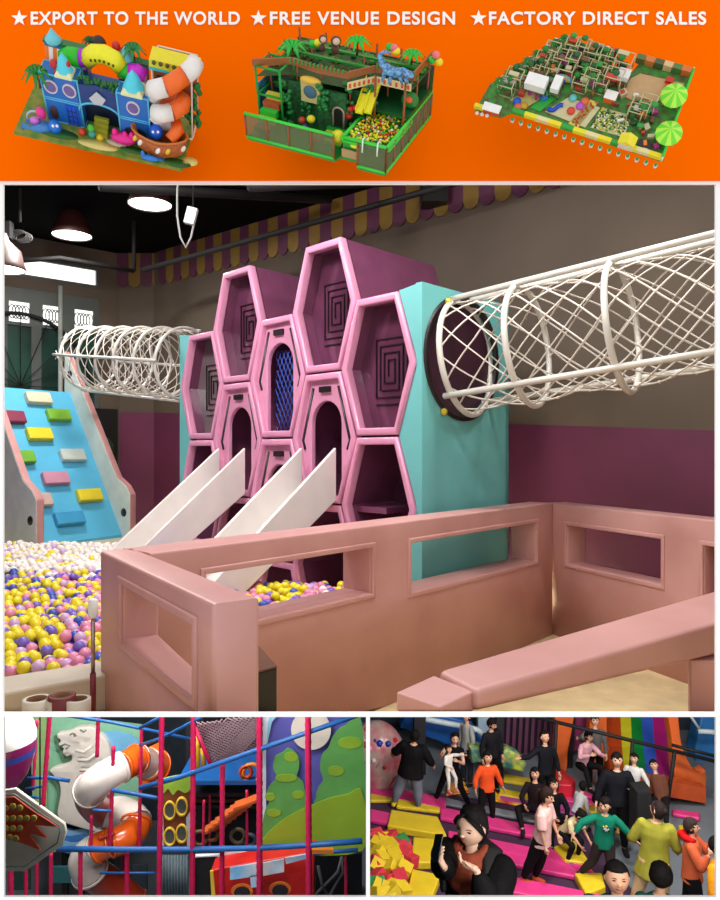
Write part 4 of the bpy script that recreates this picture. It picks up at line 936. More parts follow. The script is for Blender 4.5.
# counter at the left end
mb = MB(); q = g3(492, 112); mb.box(q+Vector((0, 0, 4)), (16, 6, 8)); m3.b(mb, 'reception_desk', [C(206, 70, 40)]); mb = MB(); mb.box(q+Vector((0, 0, 8.6)), (18, 8, 1.2)); m3.b(mb, 'desk_top', C(240, 240, 238))
mb = MB(); q = g3(477, 108); mb.prism([g3(474, 109), g3(488, 113), g3(490, 110), g3(476, 106)], (0, 0, 7)); m3.b(mb, 'edge_block', C(230, 214, 40))
for k in range(3): b3(477+k*5, 113+k*1.2, 0, 2, (226, 222, 214), 'flower_pot')
# multi-level frames at the back
UU = random.Random(11); PALC = [(40, 130, 50), (200, 190, 150), (150, 110, 60), (60, 160, 70), (230, 226, 220), (190, 60, 40), (240, 130, 40), (40, 90, 60), (180, 50, 140), (110, 80, 50)]
spots = [(507, 92), (515, 84), (524, 78), (534, 73), (543, 67), (552, 60), (562, 56), (572, 54), (582, 56), (592, 60), (602, 62), (612, 66), (622, 70), (572, 68), (584, 72), (596, 76), (562, 66), (590, 86), (600, 90), (580, 88), (612, 86), (552, 74), (638, 114), (646, 110), (634, 118), (604, 74), (540, 80), (566, 76)]
for i, (px, py) in enumerate(spots):
    q = g3(px, py); h = 14+UU.random()*10; w = 6+UU.random()*2
    mb = MB(); framebox(mb, q.x-w, q.x+w, q.y-w*.7, q.y+w*.7, 0, h, .55); fr_ = m3.b(mb, 'play_frame', C(196, 186, 140))
    for k in range(3):
        c = UU.choice(PALC); mb = MB(); mb.box(q+Vector((UU.uniform(-w, w)*.6, UU.uniform(-w, w)*.5, UU.random()*h)), (w*UU.uniform(.5, 1.3), w*.5, UU.uniform(2, 6))); m3.b(mb, 'play_panel', C(*c), fr_)
    mb = MB(); mb.ell(q+Vector((UU.uniform(-w, w), UU.uniform(-w, w), h)), (3.4, 3, 2.6), n=7, m=5); mb.ell(q+Vector((UU.uniform(-w, w), UU.uniform(-w, w), h*.6)), (3, 3, 2.4), n=7, m=5); m3.b(mb, 'leaf_clump', C(*UU.choice([(30, 120, 40), (40, 150, 50), (24, 90, 36)])), fr_)
for k in range(7):
    a = g3(505+k*8.6, 87-k*6.4); mb = MB(); mb.box(a+Vector((0, 0, 12)), (6, 1, 9)); m3.b(mb, 'white_banner', C(230, 230, 236))
for k in range(5):
    a = g3(598+k*4, 54+k*1); mb = MB(); mb.box(a+Vector((0, 0, 9)), (2.6, 2, 12)); m3.b(mb, 'striped_pillar', C(*[(236, 236, 240), (150, 60, 160), (236, 236, 240), (110, 60, 140), (190, 60, 90)][k]))
for k in range(6):
    a = g3(640+k*9, 62+k*2.4); mb = MB(); mb.box(a+Vector((0, 0, 5)), (8, 5, 9), 0); m3.b(mb, 'party_booth', C(*[(90, 110, 60), (200, 120, 60), (70, 90, 50), (210, 180, 130), (80, 120, 60), (210, 110, 50)][k]))
mb = MB()
for k in range(260):
    a = g3(590, 128).lerp(g3(602, 108), UU.random()); b = g3(624, 138).lerp(g3(632, 116), UU.random()); c = a.lerp(b, UU.random()); mb.ell(c+Vector((0, 0, 1.5)), 1.1, UU.choice([0, 1, 2, 3]), n=5, m=4)
m3.b(mb, 'pool_balls', [C(236, 230, 210), C(30, 70, 30), C(214, 200, 60), C(60, 140, 60)], kind='stuff')
mb = MB()
for k in range(24): mb.ell(g3(568, 124).lerp(g3(590, 100), k/24)+Vector((UU.uniform(2, 9), 0, 1.6)), 1, n=5, m=4)
m3.b(mb, 'lane_dots', C(210, 60, 30), kind='stuff')
for i in range(8):
    p = g3(500+i*9, 90-i*6+UU.uniform(-2, 2)); 
    palm(m3, p+Vector((0, 0, 12)), 6, 6, (30, 120, 40))
for k in range(90):
    px, py = UU.choice([(UU.uniform(500, 600), UU.uniform(60, 100)), (UU.uniform(600, 640), UU.uniform(70, 125)), (UU.uniform(540, 600), UU.uniform(50, 80)), (UU.uniform(630, 665), UU.uniform(105, 150))])
    if py < 118-(px-475)*.62 and px < 560: continue
    q = g3(px, py); mb = MB(); mb.box(q+Vector((0, 0, 3)), (UU.uniform(2, 7), UU.uniform(2, 6), UU.uniform(3, 8)), rot=UU.random()); m3.b(mb, 'small_prop', C(*UU.choice(PALC)))
# brackets that carry the models
for mn_, c in ((m1, (95, 70)), (m2, (75, 60)), (m3, (95, 60))):
    a = mn_.M@Vector((c[0], c[1], -3)); mb = MB(); e_ = Vector((a.x, YB, a.z+(YB-a.y)*.1))
    mb.loft([a, e_], .008, n=8); o = mb.build('support_bracket', m_or); o.parent = hs; o.location = -Vector(hs.location)
# ---------------------------------------------------------------- lower rooms: shell
m_lfl = mat('grey_floor', (116, 124, 132), .6, var=.08, scale=2)
m_lw = mat('dark_slate_wall', (44, 54, 66), .7, var=.15)
ZR = ZL; ZL = -7.0
MB().box((4.25, 9.1, ZR-.05), (8.5, 14.6, .1)).build('floor_right', m_lfl, kind='structure')
MB().box((-4.25, 9.1, ZL-.05), (8.5, 14.6, .1)).build('floor_left', m_lfl, kind='structure')
MB().box((0, 16.3, ZL/2-.02), (17, .1, -ZL)).build('wall_lower_back', m_lw, kind='structure')
MB().box((-8.45, 9.1, ZL/2-.1), (.1, 14.3, -ZL-.2)).build('wall_lower_left', m_lw, kind='structure')
MB().box((8.45, 9.1, ZL/2-.1), (.1, 14.3, -ZL-.2)).build('wall_lower_right', m_lw, kind='structure')
xx = lambda px, Y: (px-360)*Y/F
ya = D+.01; mb = MB()
for (Y0q, Y1q, a0, a1, t0, t1) in ((ya, 4.26, (367, 369), (367.2, 368.6), z0-.014, -.016), (4.26, 16.2, (367.2, 368.6), (367.6, 368.0), -.016, -.016)):
    q = [(xx(a0[0], Y0q), Y0q), (xx(a0[1], Y0q), Y0q), (xx(a1[1], Y1q), Y1q), (xx(a1[0], Y1q), Y1q)]
    mb.hexa([(x, y, ZL) for x, y in q], [(x, y, t) for (x, y), t in zip(q, (t0, t0, t1, t1))])
mb.build('wall_partition', m_lw, kind='structure')
# ---------------------------------------------------------------- indoor climbing frame hall (left)
m_pk = mat('pink_wrapped_post', (200, 28, 84), .45, var=.1, scale=12); m_bl = mat('blue_padded_rail', (28, 88, 156), .45, var=.1, scale=4)
def spiral(mb, a, b, r, mi=0):
    """wrapped post: a tube with a ridge winding round it"""
    a, b = Vector(a), Vector(b); L = (b-a).length; n = max(6, int(L/.05)); pts = []; rr = []
    for i in range(n+1): pts.append(a.lerp(b, i/n)); rr.append(r*(1.1 if i % 2 else .95))
    mb.loft(pts, rr, mi, n=8)
cf = empty('play_tower', (xx(240, 8.6), 8.6, ZL), 'indoor climbing frame of pink wrapped posts and blue padded rails', 'climbing frame')
def cb(mb, name, m, par=None, **kw):
    mb.v = [v-cf.location for v in mb.v]; return mb.build(name, m, par or cf, **kw)
for (x0, y0, x1, y1, Y, r, down) in ((50, 712, 43, 806, 8.8, 2.3, 0), (98.5, 712, 97, 757, 9.4, 2, 0), (113.5, 746, 110, 850, 9.6, 2, 0), (162, 712, 154.5, 900, 8.6, 2.6, 1), (141.5, 727, 139, 850, 9.8, 1.8, 0), (91.5, 815, 91, 850, 9.6, 1.6, 0),
    (193.5, 712, 190.5, 900, 8.6, 2.7, 1), (222.5, 764, 220.5, 900, 8.6, 2.5, 1), (259.5, 712, 259.5, 900, 8.4, 3, 1), (308, 712, 310.5, 900, 8.2, 3.1, 1), (37, 720, 33, 790, 9.5, 1.6, 0),
    (11, 852, 10, 900, 8.7, 2.6, 1), (26, 858, 25, 900, 8.9, 2, 1), (37, 855, 35, 900, 9, 1.8, 1), (51, 852, 49, 900, 8.8, 2, 1), (80.5, 850, 79, 900, 8.8, 2.3, 1), (127, 850, 126, 900, 8.8, 2.3, 1), (346, 857, 347, 900, 9.5, 1.8, 1), (204, 800, 203, 850, 9.6, 1.3, 0), (247, 790, 247, 850, 9.8, 1.4, 0), (210, 795, 210, 850, 10.4, 1.2, 0)):
    a, b = W(x0, y0, Y), W(x1, y1, Y)
    if down: b = Vector((b.x, b.y, ZL))
    mb = MB(); spiral(mb, a, b, r*Y/F); cb(mb, 'post', m_pk)
for pts, r in ((((140, 788, 8.7), (180, 777, 8.6), (260, 749, 8.4), (358, 715, 8.1)), 2.4), (((57, 849, 8.8), (125, 849.5, 8.7), (192, 849.5, 8.6), (259, 848, 8.4), (310, 845, 8.2), (362, 841, 8.1)), 2.8), (((50, 713, 9), (110, 722, 9.1), (196, 740, 9.3)), 1.6), (((140, 728, 8.9), (162, 716, 8.6)), 1.6), (((140, 745, 9.6), (162, 738, 8.9), (192, 722, 8.6), (206, 714, 8.5)), 1.6),
    (((46, 777, 8.9), (70, 781, 9)), 1.8), (((112, 790, 9.2), (135, 794, 9.2), (157, 798, 9)), 2), (((93, 810, 9.4), (111, 811, 9.4)), 1.4), (((28, 778, 9.4), (48, 778, 9)), 1.5), (((26, 789, 9.4), (44, 786, 9)), 1.3), (((30, 797, 9.6), (42, 798, 9.4)), 1.2), (((100, 873, 9.5), (155, 873, 9.4)), 1.2), (((313, 853, 8.9), (358, 850, 8.9)), 2)):
    mb = MB(); mb.loft([W(*p) for p in pts], [r*p[2]/F for p in pts], n=10); cb(mb, 'rail', m_bl)
# mint back panel with the lion relief
m_mint = mat('mint_panel', (140, 196, 164), .5, var=.06); m_lime = mat('pale_green_panel', (150, 184, 120), .5)
YM = 12.5
def smooth_loop(pts, k=5):
    n = len(pts); out = []
    for i in range(n):
        p0, p1, p2, p3 = pts[i-1], pts[i], pts[(i+1) % n], pts[(i+2) % n]
        for t in range(k):
            u = t/k; out.append(tuple(.5*(2*p1[a]+(p2[a]-p0[a])*u+(2*p0[a]-5*p1[a]+4*p2[a]-p3[a])*u*u+(3*p1[a]-p0[a]-3*p2[a]+p3[a])*u**3) for a in (0, 1)))
    return out
def flat(name, pts, Y, m, parent=None, th=.05, bev=0, **kw):
    if name in ('lion_figure', 'shadow_board', 'tree', 'hill', 'blue_cloud', 'leaf_top', 'slide_side'): pts = smooth_loop(pts)
    pp = [W(x, y, Y) for x, y in pts]
    o = plate(name, [(v.x, v.z) for v in pp], [], (0, Y, 0), (1, 0, 0), (0, 0, 1), th, m, parent, bev=bev, **kw); return o
mp = flat('mural_panel', [(30, 712), (141, 726), (140, 852), (34, 852)], YM, m_mint, th=.08, label='mint green wall panel behind the white lion figure', cat='panel')
o = flat('pale_stripe', [(33, 714), (46, 712), (48, 852), (38, 852)], YM-.09, m_lime, mp, th=.02)
flat('blue_cloud', [(103, 734), (112, 731), (124, 733), (134, 737), (139, 745), (120, 760), (108, 758), (104, 748)], YM-.09, mat('pale_blue', (120, 186, 226), .5), mp, th=.02)
for k in range(5):
    y = 822+k*6
    flat('wave_stripe', [(60, y), (72, y+3), (86, y+1), (100, y+4), (112, y+2), (112, y+8), (98, y+9), (84, y+6), (70, y+8), (58, y+5)], YM-.1-.01*k, mat('wave_blue_%d' % (k % 2), [(60, 120, 190), (130, 176, 220)][k % 2], .5), mp, th=.02)
for k in range(4): MB().box((W(70+k*15, 800, YM+.3).x, YM+.1, (ZL-1.2)/2-1.2), (.1, .1, 2.6)).build('panel_stud', m_dk, mp)
LION = [(83, 727.5), (76, 728), (70, 731), (63, 733), (57, 734), (57, 738), (60, 741), (58, 745), (60, 747), (63, 749), (62, 753), (66, 757), (71, 756), (70, 762), (62, 766), (54, 768), (49, 771), (53, 776), (58, 782), (60, 792), (58, 805), (57, 815), (62, 822), (72, 826), (90, 831), (104, 833), (106, 815), (108, 800), (110, 780), (111, 765), (110, 752), (107, 742), (102, 736), (98, 734), (95, 729), (89, 727)]
li = flat('lion_figure', LION, YM-.2, mat('plaster_white', (226, 218, 208), .6, var=.05), th=.16, bev=.03, label='white lion figure in relief, seated and facing left on the mint panel', cat='sculpture')
mb = MB()
for pts in ([(70, 735), (72, 733.5), (75, 734)], [(61, 746), (65, 744), (70, 746), (66, 749)], [(80, 730), (84, 732), (86, 730)]): mb.loft([W(x, y, YM-.385) for x, y in pts], .014, n=6)
mb.build('face_marks', mat('grey_line', (110, 120, 110), .6), li)
mb = MB(); mb.ell(W(75, 735.5, YM-.37), (.03, .02, .02)); mb.build('eye', mat('grey_line', (110, 120, 110), .6), li)
mb = MB(); 
for a, b in (((76, 750), (92, 746)), ((78, 760), (98, 752)), ((80, 770), (100, 762))): mb.loft([W(a[0], a[1], YM-.37), W((a[0]+b[0])/2, (a[1]+b[1])/2+4, YM-.375), W(b[0], b[1], YM-.37)], .03, n=6)
mb.build('mane_wave', mat('plaster_white', (226, 218, 208), .6), li)
flat('shadow_board', [(x-3, y+2) for x, y in LION], YM-.1, mat('shadow_sage', (96, 136, 104), .6), li, th=.03)  # lion's cast shadow put in as an offset darker green plate
# spiral tube slide
ts = empty('spiral_slide', (xx(110, 10.6), 10.6, ZL), 'winding white and orange tube slide in front of the lion figure', 'slide')
m_so = mat('slide_orange', (228, 96, 24), .25, coat=.4, var=.04); m_sw = mat('slide_white', (232, 222, 214), .25, coat=.4, var=.03); m_sp = mat('slide_pinkish', (226, 190, 176), .15, coat=.6, var=.05); m_sr = mat('slide_red', (176, 56, 36), .3, coat=.4)
def tb(pts, m, name='tube_section'):
    sub = []; rr = []
    P_ = [(Vector(W(p[0], p[1], p[3])), p[2]*p[3]/F) for p in pts]
    for i in range(len(P_)-1):
        for t in range(4): sub.append(P_[i][0].lerp(P_[i+1][0], t/4)); rr.append(P_[i][1]+(P_[i+1][1]-P_[i][1])*t/4)
    sub.append(P_[-1][0]); rr.append(P_[-1][1])
    for _ in range(2): sub = [sub[0]]+[(sub[i-1]+sub[i]*2+sub[i+1])/4 for i in range(1, len(sub)-1)]+[sub[-1]]
    mb = MB(); mb.loft(sub, rr, n=24); 
    for e, q in ((sub[0], rr[0]), (sub[-1], rr[-1])):
        d_ = (sub[1]-sub[0]) if e is sub[0] else (sub[-1]-sub[-2]); mb.lathe(e, [(q, -.02), (q*1.07, -.02), (q*1.07, .02), (q, .02)], n=24, axis=d_)
    mb.v = [v-ts.location for v in mb.v]; return mb.build(name, m, ts)
tb([(156, 766, 15, 10.6), (149, 764, 14.5, 10.4)], m_so); tb([(149, 764, 13.5, 10.4), (141, 760, 13.5, 10.2), (137, 759, 13.5, 10.1)], m_sp)
tb([(137, 759, 14, 10.1), (128, 764, 14, 9.9), (122, 767, 14, 9.8)], m_so); tb([(122, 767, 14.5, 9.8), (112, 772, 15, 9.7), (97, 782, 16, 9.7), (90, 790, 16, 9.9)], m_sw)
tb([(90, 788, 15.5, 9.9), (90, 799, 15, 10.3), (98, 808, 15, 10.6), (106, 813, 14, 10.8)], m_sr); tb([(106, 813, 14, 10.8), (120, 811, 14.5, 10.6), (133, 817, 14.5, 10.3), (136, 823, 14.5, 10.2)], m_sw)
tb([(136, 823, 15, 10.2), (134, 831, 15, 10.1), (126, 838, 14.5, 9.9), (112, 843, 13.5, 9.8)], m_so); tb([(112, 842, 13.5, 9.8), (104, 845, 13.5, 9.8), (98, 848, 14, 9.8)], m_so)
tb([(98, 846, 12.5, 9.8), (88, 851, 13, 9.9), (84, 860, 16, 10.0), (90, 872, 17, 10.1)], m_sw); tb([(90, 872, 15, 10.1), (104, 880, 15, 10.3), (118, 890, 15, 10.4), (135, 905, 15, 10.4)], m_sr)
MB().box((W(120, 800, 10.4)-ts.location+Vector((0, .2, -1.2))), (.1, .1, 7.0)) 
mb = MB(); a = W(125, 800, 10.9); mb.loft([Vector((a.x, a.y, ZL))-ts.location, a-ts.location], .05, n=10); mb.build('support_post', m_pk, ts)
for pts in ([(106, 762), (112, 757), (114, 764)], [(133, 752), (142, 751), (141, 762), (134, 764)]):
    pass
mb = MB()
for k in range(6):
    p = W(100+k*2.6, 838-k*.8, 9.65); mb.ell(p-ts.location, .03, n=8, m=6)
mb.build('logo_dots', m_sr, ts)
flat('orange_backing', [(140, 752), (161, 742), (160, 787), (139, 788)], 11.0, mat('orange_panel', (226, 110, 30), .5), th=.04, label='orange square panel behind the top end of the tube slide', cat='panel')
# castle panel with yellow rings
cp = flat('castle_panel', [(160, 783), (176, 779), (190, 778), (191, 849), (159, 848)], 9.6, mat('castle_brown', (134, 72, 40), .6, var=.1), th=.06, label='brown play panel with two yellow ringed windows between pink posts', cat='panel')
for (x, y) in ((170, 810), (170, 836), (182, 806), (182, 833)):
    c = W(x, y, 9.52)
    MB().lathe((0, 0, 0), [(.075, 0), (.1, 0), (.1, .03), (.075, .03), (.075, 0)], n=24, axis=(0, -1, 0)).xf(Matrix.Translation(c)@Matrix.Diagonal((.85, 1, 1.35, 1))).build('ring_window', mat('ring_yellow', (226, 190, 60), .5), cp)
    MB().lathe((0, 0, 0), [(0, 0), (.075, 0)], n=24, axis=(0, -1, 0)).xf(Matrix.Translation(c+Vector((0, -.005, 0)))@Matrix.Diagonal((.85, 1, 1.35, 1))).build('window_hole', mat('grey_hole', (80, 84, 84), .6), cp)
flat('leaf_top', [(159, 790), (164, 793), (168, 789), (173, 795), (178, 790), (185, 793), (191, 788), (191, 776), (176, 776), (160, 781)], 9.5, mat('leaf_lime', (150, 190, 60), .6), cp, th=.03)
flat('white_edge', [(159, 818), (163, 812), (164, 848), (159, 848)], 9.5, mat('pale_lilac', (190, 190, 200), .6), cp, th=.02)
flat('white_edge', [(186, 818), (190, 812), (191, 848), (187, 848)], 9.5, mat('pale_lilac', (190, 190, 200), .6), cp, th=.02)
# dark inside decks, net, steps
dk = empty('inner_decks', (xx(225, 10.5), 10.5, ZL), 'dark inner decks with orange steps behind the pink posts', 'play deck')
def db(mb, name, m): mb.v = [v-dk.location for v in mb.v]; return mb.build(name, m, dk)
m_dd = mat('deck_dark', (34, 34, 42), .6); m_db = mat('deck_brown', (110, 60, 30), .6)
for y, Yd, m in ((778, 10.2, m_bl), (790, 10.6, m_dd), (796, 11, m_db), (802, 11.2, m_dd)):
    a = W(190, y, Yd); b = W(262, y+5, Yd); mb = MB(); mb.box(((a.x+b.x)/2, Yd+.3, a.z), (b.x-a.x+.3, .9, .06)); db(mb, 'deck', m)
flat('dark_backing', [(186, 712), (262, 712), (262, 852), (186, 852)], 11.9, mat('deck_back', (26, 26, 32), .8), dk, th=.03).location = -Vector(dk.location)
for k in range(7):
    a = W(216+k*5, 826-k*4, 10.0-.05*k); mb = MB(); mb.box(a, (.34, .2, .035), rot=Matrix.Rotation(-.35, 3, 'Y')); db(mb, 'step', mat('step_orange', (206, 96, 40), .5))
mb = MB(); mb.loft([W(212, 827, 9.9), W(250, 800, 9.9)], .03, n=6); db(mb, 'stringer', mat('step_orange', (206, 96, 40), .5))
for (x, y, r, c) in ((200, 838, .1, (110, 80, 40)), (212, 834, .09, (150, 96, 60)), (238, 836, .1, (100, 84, 60)), (250, 840, .08, (60, 70, 90)), (252, 773, .13, (226, 130, 30)), (246, 772, .08, (190, 60, 30))):
    q = W(x, y, 10.1); mb = MB(); mb.loft([q+Vector((r*math.cos(t*PI/6), 0, r*math.sin(t*PI/6))) for t in range(12)], .03, n=6, close=True); db(mb, 'roller', mat('rl_%d' % c[0], c, .5))
sn_ = empty('safety_net', (xx(230, 8.9), 8.9, -3.3), 'black diamond safety net hanging above the inner decks', 'net'); mb = MB(); mb2 = MB()
P0, P1, P2, P3_ = W(196, 722, 8.9), W(259, 714, 8.9), W(259, 753, 8.9), W(209, 768, 8.9)
def q4(u, v): return (P0.lerp(P1, u)).lerp(P3_.lerp(P2, u), v)
for k in range(-12, 22):
    for sg in (1, -1):
        pts = [q4(u, (k/14)+sg*u*1.0) for u in [i/12 for i in range(13)] if 0 <= (k/14)+sg*u <= 1]
        if len(pts) > 1: mb.loft([pts[0], pts[-1]], .012, n=4)
mb.v = [v-sn_.location for v in mb.v]; mb.build('mesh', mat('net_grey', (120, 96, 104), .7), sn_)
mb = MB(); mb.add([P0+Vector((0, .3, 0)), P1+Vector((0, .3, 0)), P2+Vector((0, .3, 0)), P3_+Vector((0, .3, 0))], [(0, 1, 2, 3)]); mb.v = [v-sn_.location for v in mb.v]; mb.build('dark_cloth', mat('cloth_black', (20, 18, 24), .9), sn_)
mb = MB(); mb.loft([W(195, 728, 8.8), W(211, 765, 8.8)], .028, n=6); mb.v = [v-sn_.location for v in mb.v]; mb.build('edge_rope', m_pk, sn_)
mb = MB(); a = W(197, 733, 9.1); b = W(198, 768, 9.1); mb.loft([a, b], .03, n=8); mb.loft([W(202, 748, 9.1), W(204, 766, 9.1)], .03, n=8); mb.v = [v-cf.location for v in mb.v]; mb.build('yellow_post', mat('post_yellow', (226, 180, 40), .4), cf)
# mural of trees on the right
Y0_ = 9.4
mu = flat('tree_mural', [(262, 700), (362, 690), (362, 851), (262, 851)], Y0_, mat('mural_sky', (94, 92, 176), .5, var=.05), th=.08, label='cartoon mural panel of green trees under a purple sky with a big pale moon', cat='mural')
q = Y0_-.09
def circ(cx, cy, r, n=28, a0=0, a1=2*PI, ry=None): return arc(cx, cy, r, a0, a1, n, ry)
flat('white_border', [(262, 700), (275, 700), (268, 722), (266, 750), (266, 851), (262, 851)], q-.012, mat('mural_white', (214, 226, 236), .5), mu, th=.012)
flat('light_sky', [(270, 712), (280, 712), (272, 722), (267, 745), (266, 730)], q-.01, mat('mural_lblue', (150, 200, 226), .5), mu, th=.01)
flat('moon', circ(311, 730, 20), q-.01, mat('moon_cream', (226, 216, 204), .5), mu, th=.012)
m_t1 = mat('tree_green', (96, 164, 84), .5); m_t2 = mat('tree_light', (140, 178, 50), .5); m_h = mat('hill_lime', (146, 180, 50), .5, var=.04)
flat('tree', [(262, 851), (264, 815), (270, 800), (266, 795), (270, 785), (277, 778), (273, 768), (275, 757), (283, 752), (288, 748), (295, 752), (299, 758), (299, 768), (297, 776), (303, 782), (305, 792), (309, 800), (310, 851)], q-.015, m_t1, mu, th=.012)
flat('tree', [(362, 851), (318, 810), (316, 798), (318, 788), (323, 780), (320, 768), (322, 755), (328, 748), (332, 738), (338, 730), (346, 725), (362, 723)], q-.015, m_t1, mu, th=.012)
for (cx, cy, rx, ry, a) in ((291, 757, 7, 5, 0), (286, 778, 11, 4, 0), (298, 795, 6, 4, 0), (270, 797, 5, 4, 0), (274, 813, 7, 4, 0), (336, 771, 8, 5, 0), (350, 743, 12, 6, 0)):
    flat('leaf_highlight', arc(cx, cy, rx, 0, 2*PI, 16, ry), q-.03, m_t2, mu, th=.01)
flat('hill', [(262, 851), (264, 838), (280, 822), (296, 812), (312, 805), (330, 798), (348, 794), (362, 792), (362, 851)], q-.04, m_h, mu, th=.012)
MB().box((W(310, 800, Y0_+.3).x, Y0_+.2, ZL/2-1.9), (1.2, .08, 1.6)).build('support_panel', m_dk, mu)
# red bus below
bu = flat('red_bus', [(211, 871), (222, 868), (262, 861), (314, 852), (314, 905), (213, 905)], 8.9, mat('bus_red', (200, 34, 30), .4, var=.04), th=.3, bev=.02, label='red cartoon bus panel with blue windows at the foot of the mural', cat='play panel')
qb = 8.9-.32
m_win = mat('bus_window', (110, 176, 222), .3, var=.3, scale=3, c2=(226, 232, 240)); m_wh = mat('bus_white', (226, 226, 232), .4)
for pts in ([(230, 868), (258, 863), (258, 876), (230, 880)], [(263, 863), (284, 859), (284, 872), (263, 876)], [(285, 858), (308, 854), (309, 858), (286, 864)], [(250, 876), (257, 875), (257, 887), (251, 888)]): flat('window', pts, qb, m_win, bu, th=.015)
for (x, y) in ((242, 891), (280, 889)): flat('wheel_arch', circ(x, y, 11, ry=7), qb-.005, mat('arch_orange', (214, 110, 40), .5), bu, th=.01); flat('wheel', circ(x, y+2, 8, ry=6), qb-.02, mat('wheel_dark', (40, 34, 40), .5), bu, th=.02)
flat('front_stripe', [(210, 871), (213, 871), (216, 905), (212, 905)], qb-.005, mat('ring_yellow', (226, 190, 60), .5), bu, th=.02)
for nm, pts, Yp, c, lab in (('white_panel', [(222, 852), (252, 852), (248, 864), (224, 868)], 9.2, (220, 222, 226), 'white panel above the left part of the red bus'), ('green_panel', [(250, 852), (314, 850), (313, 852), (252, 864)], 9.25, (40, 146, 84), 'green strip panel between the blue rail and the red bus'), ('dark_doorway', [(194, 856), (219, 855), (219, 905), (194, 905)], 9.4, (30, 32, 38), 'dark doorway with white frame left of the red bus')):
    o = flat(nm, pts, Yp, mat(nm, c, .5), th=.05, label=lab, cat='panel')
    if nm == 'dark_doorway':
        for a, b in (((193, 855), (193, 905)), ((193, 856), (220, 855)), ((219.5, 855), (219.5, 905))):
            mb = MB(); mb.loft([W(*a, 9.33), W(*b, 9.33)], .025, n=4); mb.build('door_trim', m_wh, o)
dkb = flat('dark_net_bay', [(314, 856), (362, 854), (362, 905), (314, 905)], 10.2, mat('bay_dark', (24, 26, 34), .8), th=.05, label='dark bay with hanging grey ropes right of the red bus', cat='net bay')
for pts in ([(342, 857), (338, 872), (328, 882), (318, 892), (314, 903)], [(342, 857), (343, 872), (336, 884), (330, 895), (326, 903)], [(318, 866), (322, 884), (330, 900)]):
    mb = MB(); mb.loft([W(x, y, 9.8) for x, y in pts], .022, n=6); mb.build('rope', mat('rope_grey', (120, 124, 130), .7), dkb)
mb = MB(); mb.box(W(322, 850.5, 8.7), (.28, .06, .05)); mb.build('orange_bumper', mat('bumper_orange', (206, 120, 40), .5), label='small orange block on the blue rail right of the tall pink post', cat='block')
# things seen dimly through the lower left openings
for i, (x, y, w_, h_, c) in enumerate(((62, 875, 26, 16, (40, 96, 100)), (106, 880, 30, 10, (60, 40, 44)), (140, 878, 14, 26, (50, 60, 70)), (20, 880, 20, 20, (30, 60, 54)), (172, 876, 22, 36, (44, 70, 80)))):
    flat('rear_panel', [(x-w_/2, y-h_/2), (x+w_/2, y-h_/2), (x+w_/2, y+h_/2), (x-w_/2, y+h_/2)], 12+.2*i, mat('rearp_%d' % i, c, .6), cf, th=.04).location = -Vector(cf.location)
mb = MB()
for k in range(9): mb.loft([W(163+k*3, 855, 11.5), W(163+k*3, 897, 11.5)], .025, n=5)
cb(mb, 'bar_grille', mat('bar_pale', (130, 150, 160), .5))
# balloon float and octagon sign near the camera
c = W(1, 740, 6)
bl = empty('hanging_balloon', c, 'white and magenta balloon shaped float with a blue band at the top left', 'balloon')
sc_ = 6/F
prof = [(0, 34), (14, 31), (24, 24), (30, 14), (33, 4), (33, -1)]
MB().lathe((0, 0, 0), [(max(r, .01)*sc_, h*sc_) for r, h in prof], n=28).build('white_crown', mat('balloon_white', (222, 216, 212), .4, coat=.3), bl)
MB().lathe((0, 0, 0), [(33.3*sc_, -1*sc_), (33*sc_, -6*sc_), (32.5*sc_, -9*sc_)], n=28).build('magenta_band', mat('balloon_magenta', (124, 24, 84), .35, coat=.4), bl)
MB().lathe((0, 0, 0), [(32.5*sc_, -9*sc_), (31.6*sc_, -15*sc_)], n=28).build('blue_band', mat('balloon_blue', (44, 60, 140), .4), bl)
MB().lathe((0, 0, 0), [(31.6*sc_, -15*sc_), (29*sc_, -25*sc_), (24*sc_, -37*sc_), (16*sc_, -47*sc_), (6*sc_, -54*sc_), (.01, -55*sc_)], n=28).build('lower_envelope', mat('balloon_magenta', (124, 24, 84), .35, coat=.4), bl)
MB().loft([(0, 0, 34*sc_), (0, 0, -.02-c.z)], .01, n=6).build('hanging_cord', m_dk, bl)
Ys = 5.4
sg_ = flat('octagon_sign', [(-20, 800), (4, 790.5), (15, 789), (64, 824), (66, 832), (62, 846), (25, 871.5), (4, 871.5), (-20, 862)], Ys, mat('sign_cream', (206, 204, 192), .5), th=.03, bev=.005, label='cream octagonal sign with a red zigzag splash at the lower left', cat='sign')
OC = [(-16, 804), (5, 795), (14, 794), (59, 826), (60, 832), (57, 843), (24, 866.5), (4, 866.5), (-16, 858)]
pp = OC+[OC[0]]
mb = MB(); mb.loft([W(x, y, Ys-.036) for x, y in OC], .006, n=4, close=True); mb.build('border_line', mat('line_grey', (96, 110, 110), .5), sg_)
flat('red_splash', [(-10, 798), (14, 797), (34, 812), (58, 827), (34, 825), (47, 838), (28, 833), (40, 850), (18, 842), (4, 838), (-10, 834)], Ys-.035, mat('splash_red', (190, 62, 30), .5), sg_, th=.012)
